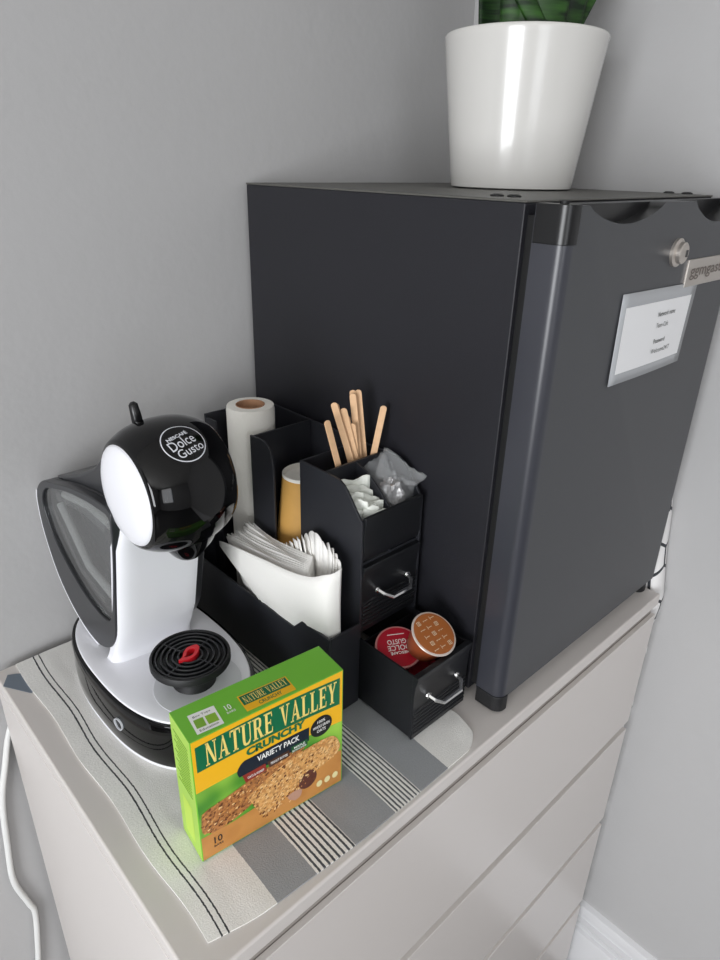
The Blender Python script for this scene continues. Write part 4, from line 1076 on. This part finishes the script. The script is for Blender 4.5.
# lettering
def glyph(ch):
    """serif capitals as convex pieces in a box of height 1"""
    T, t_, s = 0.20, 0.085, 0.065
    def R(x0, x1, y0, y1): return [(x0, y0), (x1, y0), (x1, y1), (x0, y1)]
    if ch == 'N': return 0.86, [R(.10, .10+t_, 0, 1), [(.04, 1), (.26, 1), (.76, 0), (.60, 0)], R(.68, .68+t_, 0, 1), R(0, .28, 0, s), R(.58, .86, 1-s, 1)]
    if ch == 'A': return 0.86, [[(.10, 0), (.19, 0), (.46, 1), (.40, 1)], [(.56, 0), (.78, 0), (.46, 1), (.36, 1)], R(.22, .62, .28, .36), R(0, .28, 0, s), R(.50, .86, 0, s)]
    if ch == 'T': return 0.78, [R(.29, .29+T, 0, 1), R(0, .78, 1-t_, 1), [(0, 1), (0, .72), (.05, .72), (.10, 1)], [(.78, 1), (.78, .72), (.73, .72), (.68, 1)], R(.19, .59, 0, s)]
    if ch == 'U': return 0.84, [R(.10, .10+T, .22, 1), R(.66, .66+t_, .22, 1), [(.10, .25), (.16, .06), (.30, -.02), (.34, .09), (.30, .25)], [(.29, -.02), (.52, -.02), (.50, .09), (.30, .09)], [(.50, -.02), (.66, .05), (.745, .24), (.66, .24), (.50, .09)], R(0, .38, 1-s, 1), R(.56, .84, 1-s, 1)]
    if ch == 'R': return 0.84, [R(.10, .10+T, 0, 1), R(.28, .52, 1-t_, 1), R(.28, .52, .47, .47+t_), [(.50, 1), (.66, .92), (.70, .76), (.52, .76), (.50, .90)], [(.52, .76), (.70, .76), (.66, .56), (.50, .47), (.50, .57)], [(.36, .50), (.54, .50), (.80, 0), (.60, 0)], R(0, .40, 0, s), R(.56, .84, 0, s), R(0, .2, 1-s, 1)]
    if ch == 'E': return 0.72, [R(.10, .10+T, 0, 1), R(.28, .66, 1-t_, 1), R(.28, .56, .47, .47+t_), R(.28, .68, 0, t_), [(.66, 1), (.66, .76), (.61, .76), (.56, 1)], [(.68, 0), (.70, .27), (.65, .27), (.58, 0)], R(.51, .56, .38, .65), R(0, .2, 0, s), R(0, .2, 1-s, 1)]
    if ch == 'V': return 0.84, [[(.08, 1), (.30, 1), (.50, 0), (.42, 0)], [(.42, 0), (.50, 0), (.74, 1), (.66, 1)], R(0, .38, 1-s, 1), R(.56, .84, 1-s, 1)]
    if ch == 'L': return 0.70, [R(.10, .10+T, 0, 1), R(.28, .66, 0, t_), [(.66, 0), (.68, .30), (.63, .30), (.56, 0)], R(0, .40, 1-s, 1), R(0, .2, 0, s)]
    if ch == 'Y': return 0.84, [R(.32, .32+T, 0, .48), [(.08, 1), (.30, 1), (.52, .48), (.32, .48)], [(.44, .48), (.52, .48), (.74, 1), (.66, 1)], R(0, .38, 1-s, 1), R(.56, .84, 1-s, 1), R(.22, .62, 0, s)]
    return 0.42, []
def serif_text(s, x0, x1, zf, hf, lvl, flat=None):
    tot = sum(glyph(c)[0]+0.07 for c in s)-0.07; k = (x1-x0)/tot; bm = B(); x = x0
    for c in s:
        w_, polys = glyph(c)
        for po in polys:
            vs = []
            for a, b in po:
                X = x+a*k; Z = zf(X)+b*hf(X)
                vs.append(bm.verts.new((X, -0.00012*lvl, Z) if flat is None else (X, Z, BH+0.00012*lvl)))
            bm.faces.new(vs)
        x += (w_+0.07)*k
    bmesh.ops.recalc_face_normals(bm, faces=bm.faces)
    return bm
bm = serif_text('NATURE VALLEY', 0.0125, 0.1465, lambda x: up(x, 0.1110)-0.002*(x/BW-0.5), lambda x: 0.0245+0.001*abs(x-0.077)/0.07, 5)
obj('brand_lettering', bm, M_cream, carton, world=False)
FM = lambda x, z, lvl: frame((x, -0.00012*lvl, z), (1, 0, 0), (0, 0, 1))
def ftext(s, x, z, w_, h_, m, lvl, weight=0.0, bend=True, res=2):
    bm = text_bm(s, w_, h_, M=FM(x, z, lvl), weight=weight, res=res)
    for v in bm.verts:
        if bend: v.co.z += 0.0025*(1-((v.co.x-0.077)/0.077)**2)
    return obj('lettering', bm, m, carton, world=False)
ftext('CRUNCHY', 0.0500, 0.0978, 0.0610, 0.0092, M_dgreen, 4, 0.05, res=3)
ftext('VARIETY PACK', 0.0600, 0.0850, 0.0445, 0.0068, M_wht, 6, 0.02)
ftext('OATS & HONEY', 0.0495, 0.0728, 0.0170, 0.0030, M_wht, 6, 0.01, False)
ftext('PEANUT BUTTER', 0.0735, 0.0755, 0.0180, 0.0030, M_wht, 6, 0.01, False)
ftext('MAPLE', 0.0985, 0.0792, 0.0120, 0.0027, M_wht, 6, 0.01, False); ftext('BROWN SUGAR', 0.0965, 0.0762, 0.0155, 0.0022, M_wht, 6, 0.01, False)
ftext('100%', 0.1245, 0.0953, 0.0090, 0.0034, M_wht, 6, 0.01, False); ftext('WHOLE GRAIN', 0.1195, 0.0895, 0.0190, 0.0036, M_wht, 6, 0.01, False); ftext('OATS', 0.1240, 0.0840, 0.0100, 0.0036, M_wht, 6, 0.01, False)
ftext('10', 0.0130, 0.0150, 0.0080, 0.0085, M_ink, 4, 0.01, False); ftext('BARS', 0.0125, 0.0105, 0.0090, 0.0028, M_ink, 4, 0.01, False)
# top face prints
fr([(0.0095, 0.0045), (0.0335, 0.0035), (0.0350, 0.0275), (0.0110, 0.0290)], M_wht, 'printed_label', 1, 'top')
fr([(0.0120, 0.0105), (0.0205, 0.0100), (0.0215, 0.0205), (0.0130, 0.0210)], mat('print_olive', '#7fae3a', 0.4), 'printed_label', 2, 'top')
fr([(0.0225, 0.0098), (0.0318, 0.0092), (0.0325, 0.0195), (0.0232, 0.0203)], mat('print_olive', '#8cb83a', 0.4), 'printed_label', 2, 'top')
tp = lambda p: (p[0], p[1])
fr([(0.0555, 0.0040), (0.1045, 0.0030), (0.1050, 0.0235), (0.0560, 0.0250)], M_yel, 'printed_label', 1, 'top')
fr([(0.0568, 0.0120), (0.1035, 0.0110), (0.1038, 0.0225), (0.0572, 0.0238)], M_dgreen, 'printed_label', 2, 'top')
obj('brand_lettering', serif_text('NATURE VALLEY', 0.0590, 0.1020, lambda x: 0.0132, lambda x: 0.0085, 3, True), M_cream, carton, world=False)
FT = lambda x, y, lvl: frame((x, y, BH+0.00012*lvl), (1, 0, 0), (0, 1, 0))
def ttext(s, x, y, w_, h_, m, lvl): return obj('lettering', text_bm(s, w_, h_, M=FT(x, y, lvl), weight=0.01, res=2), m, carton, world=False)
ttext('CRUNCHY', 0.0690, 0.0055, 0.0230, 0.0042, M_dgreen, 3)
ttext('10', 0.0415, 0.0150, 0.0055, 0.0068, M_wht, 2); ttext('BARS', 0.0405, 0.0110, 0.0080, 0.0026, M_wht, 2)
ttext('Box Tops', 0.0140, 0.0225, 0.0160, 0.0030, M_grey, 2); ttext('Education', 0.0130, 0.0060, 0.0170, 0.0026, M_grey, 2)
# small nutrition text block on the left face
bm = B()
for k in range(16):
    z = 0.132-k*0.0038; box(bm, -0.0003, 0.0, 0.006, 0.036-0.004*((k*7) % 3), z, z+0.0008)
obj('text_block', bm, mat('print_mid_green', '#6f9a2e', 0.4), carton, world=False)
fr([(0.012, 0.012), (0.032, 0.012), (0.032, 0.058), (0.012, 0.058)], mat('print_pale', '#b9d94e', 0.4), 'printed_label', 1, 'side')

# ------------------------------------------------------------------ lift everything so the floor is at zero
for o in list(SC.objects):
    if o.parent is None and o.type in ('MESH', 'EMPTY'):
        o.location.z += TOP
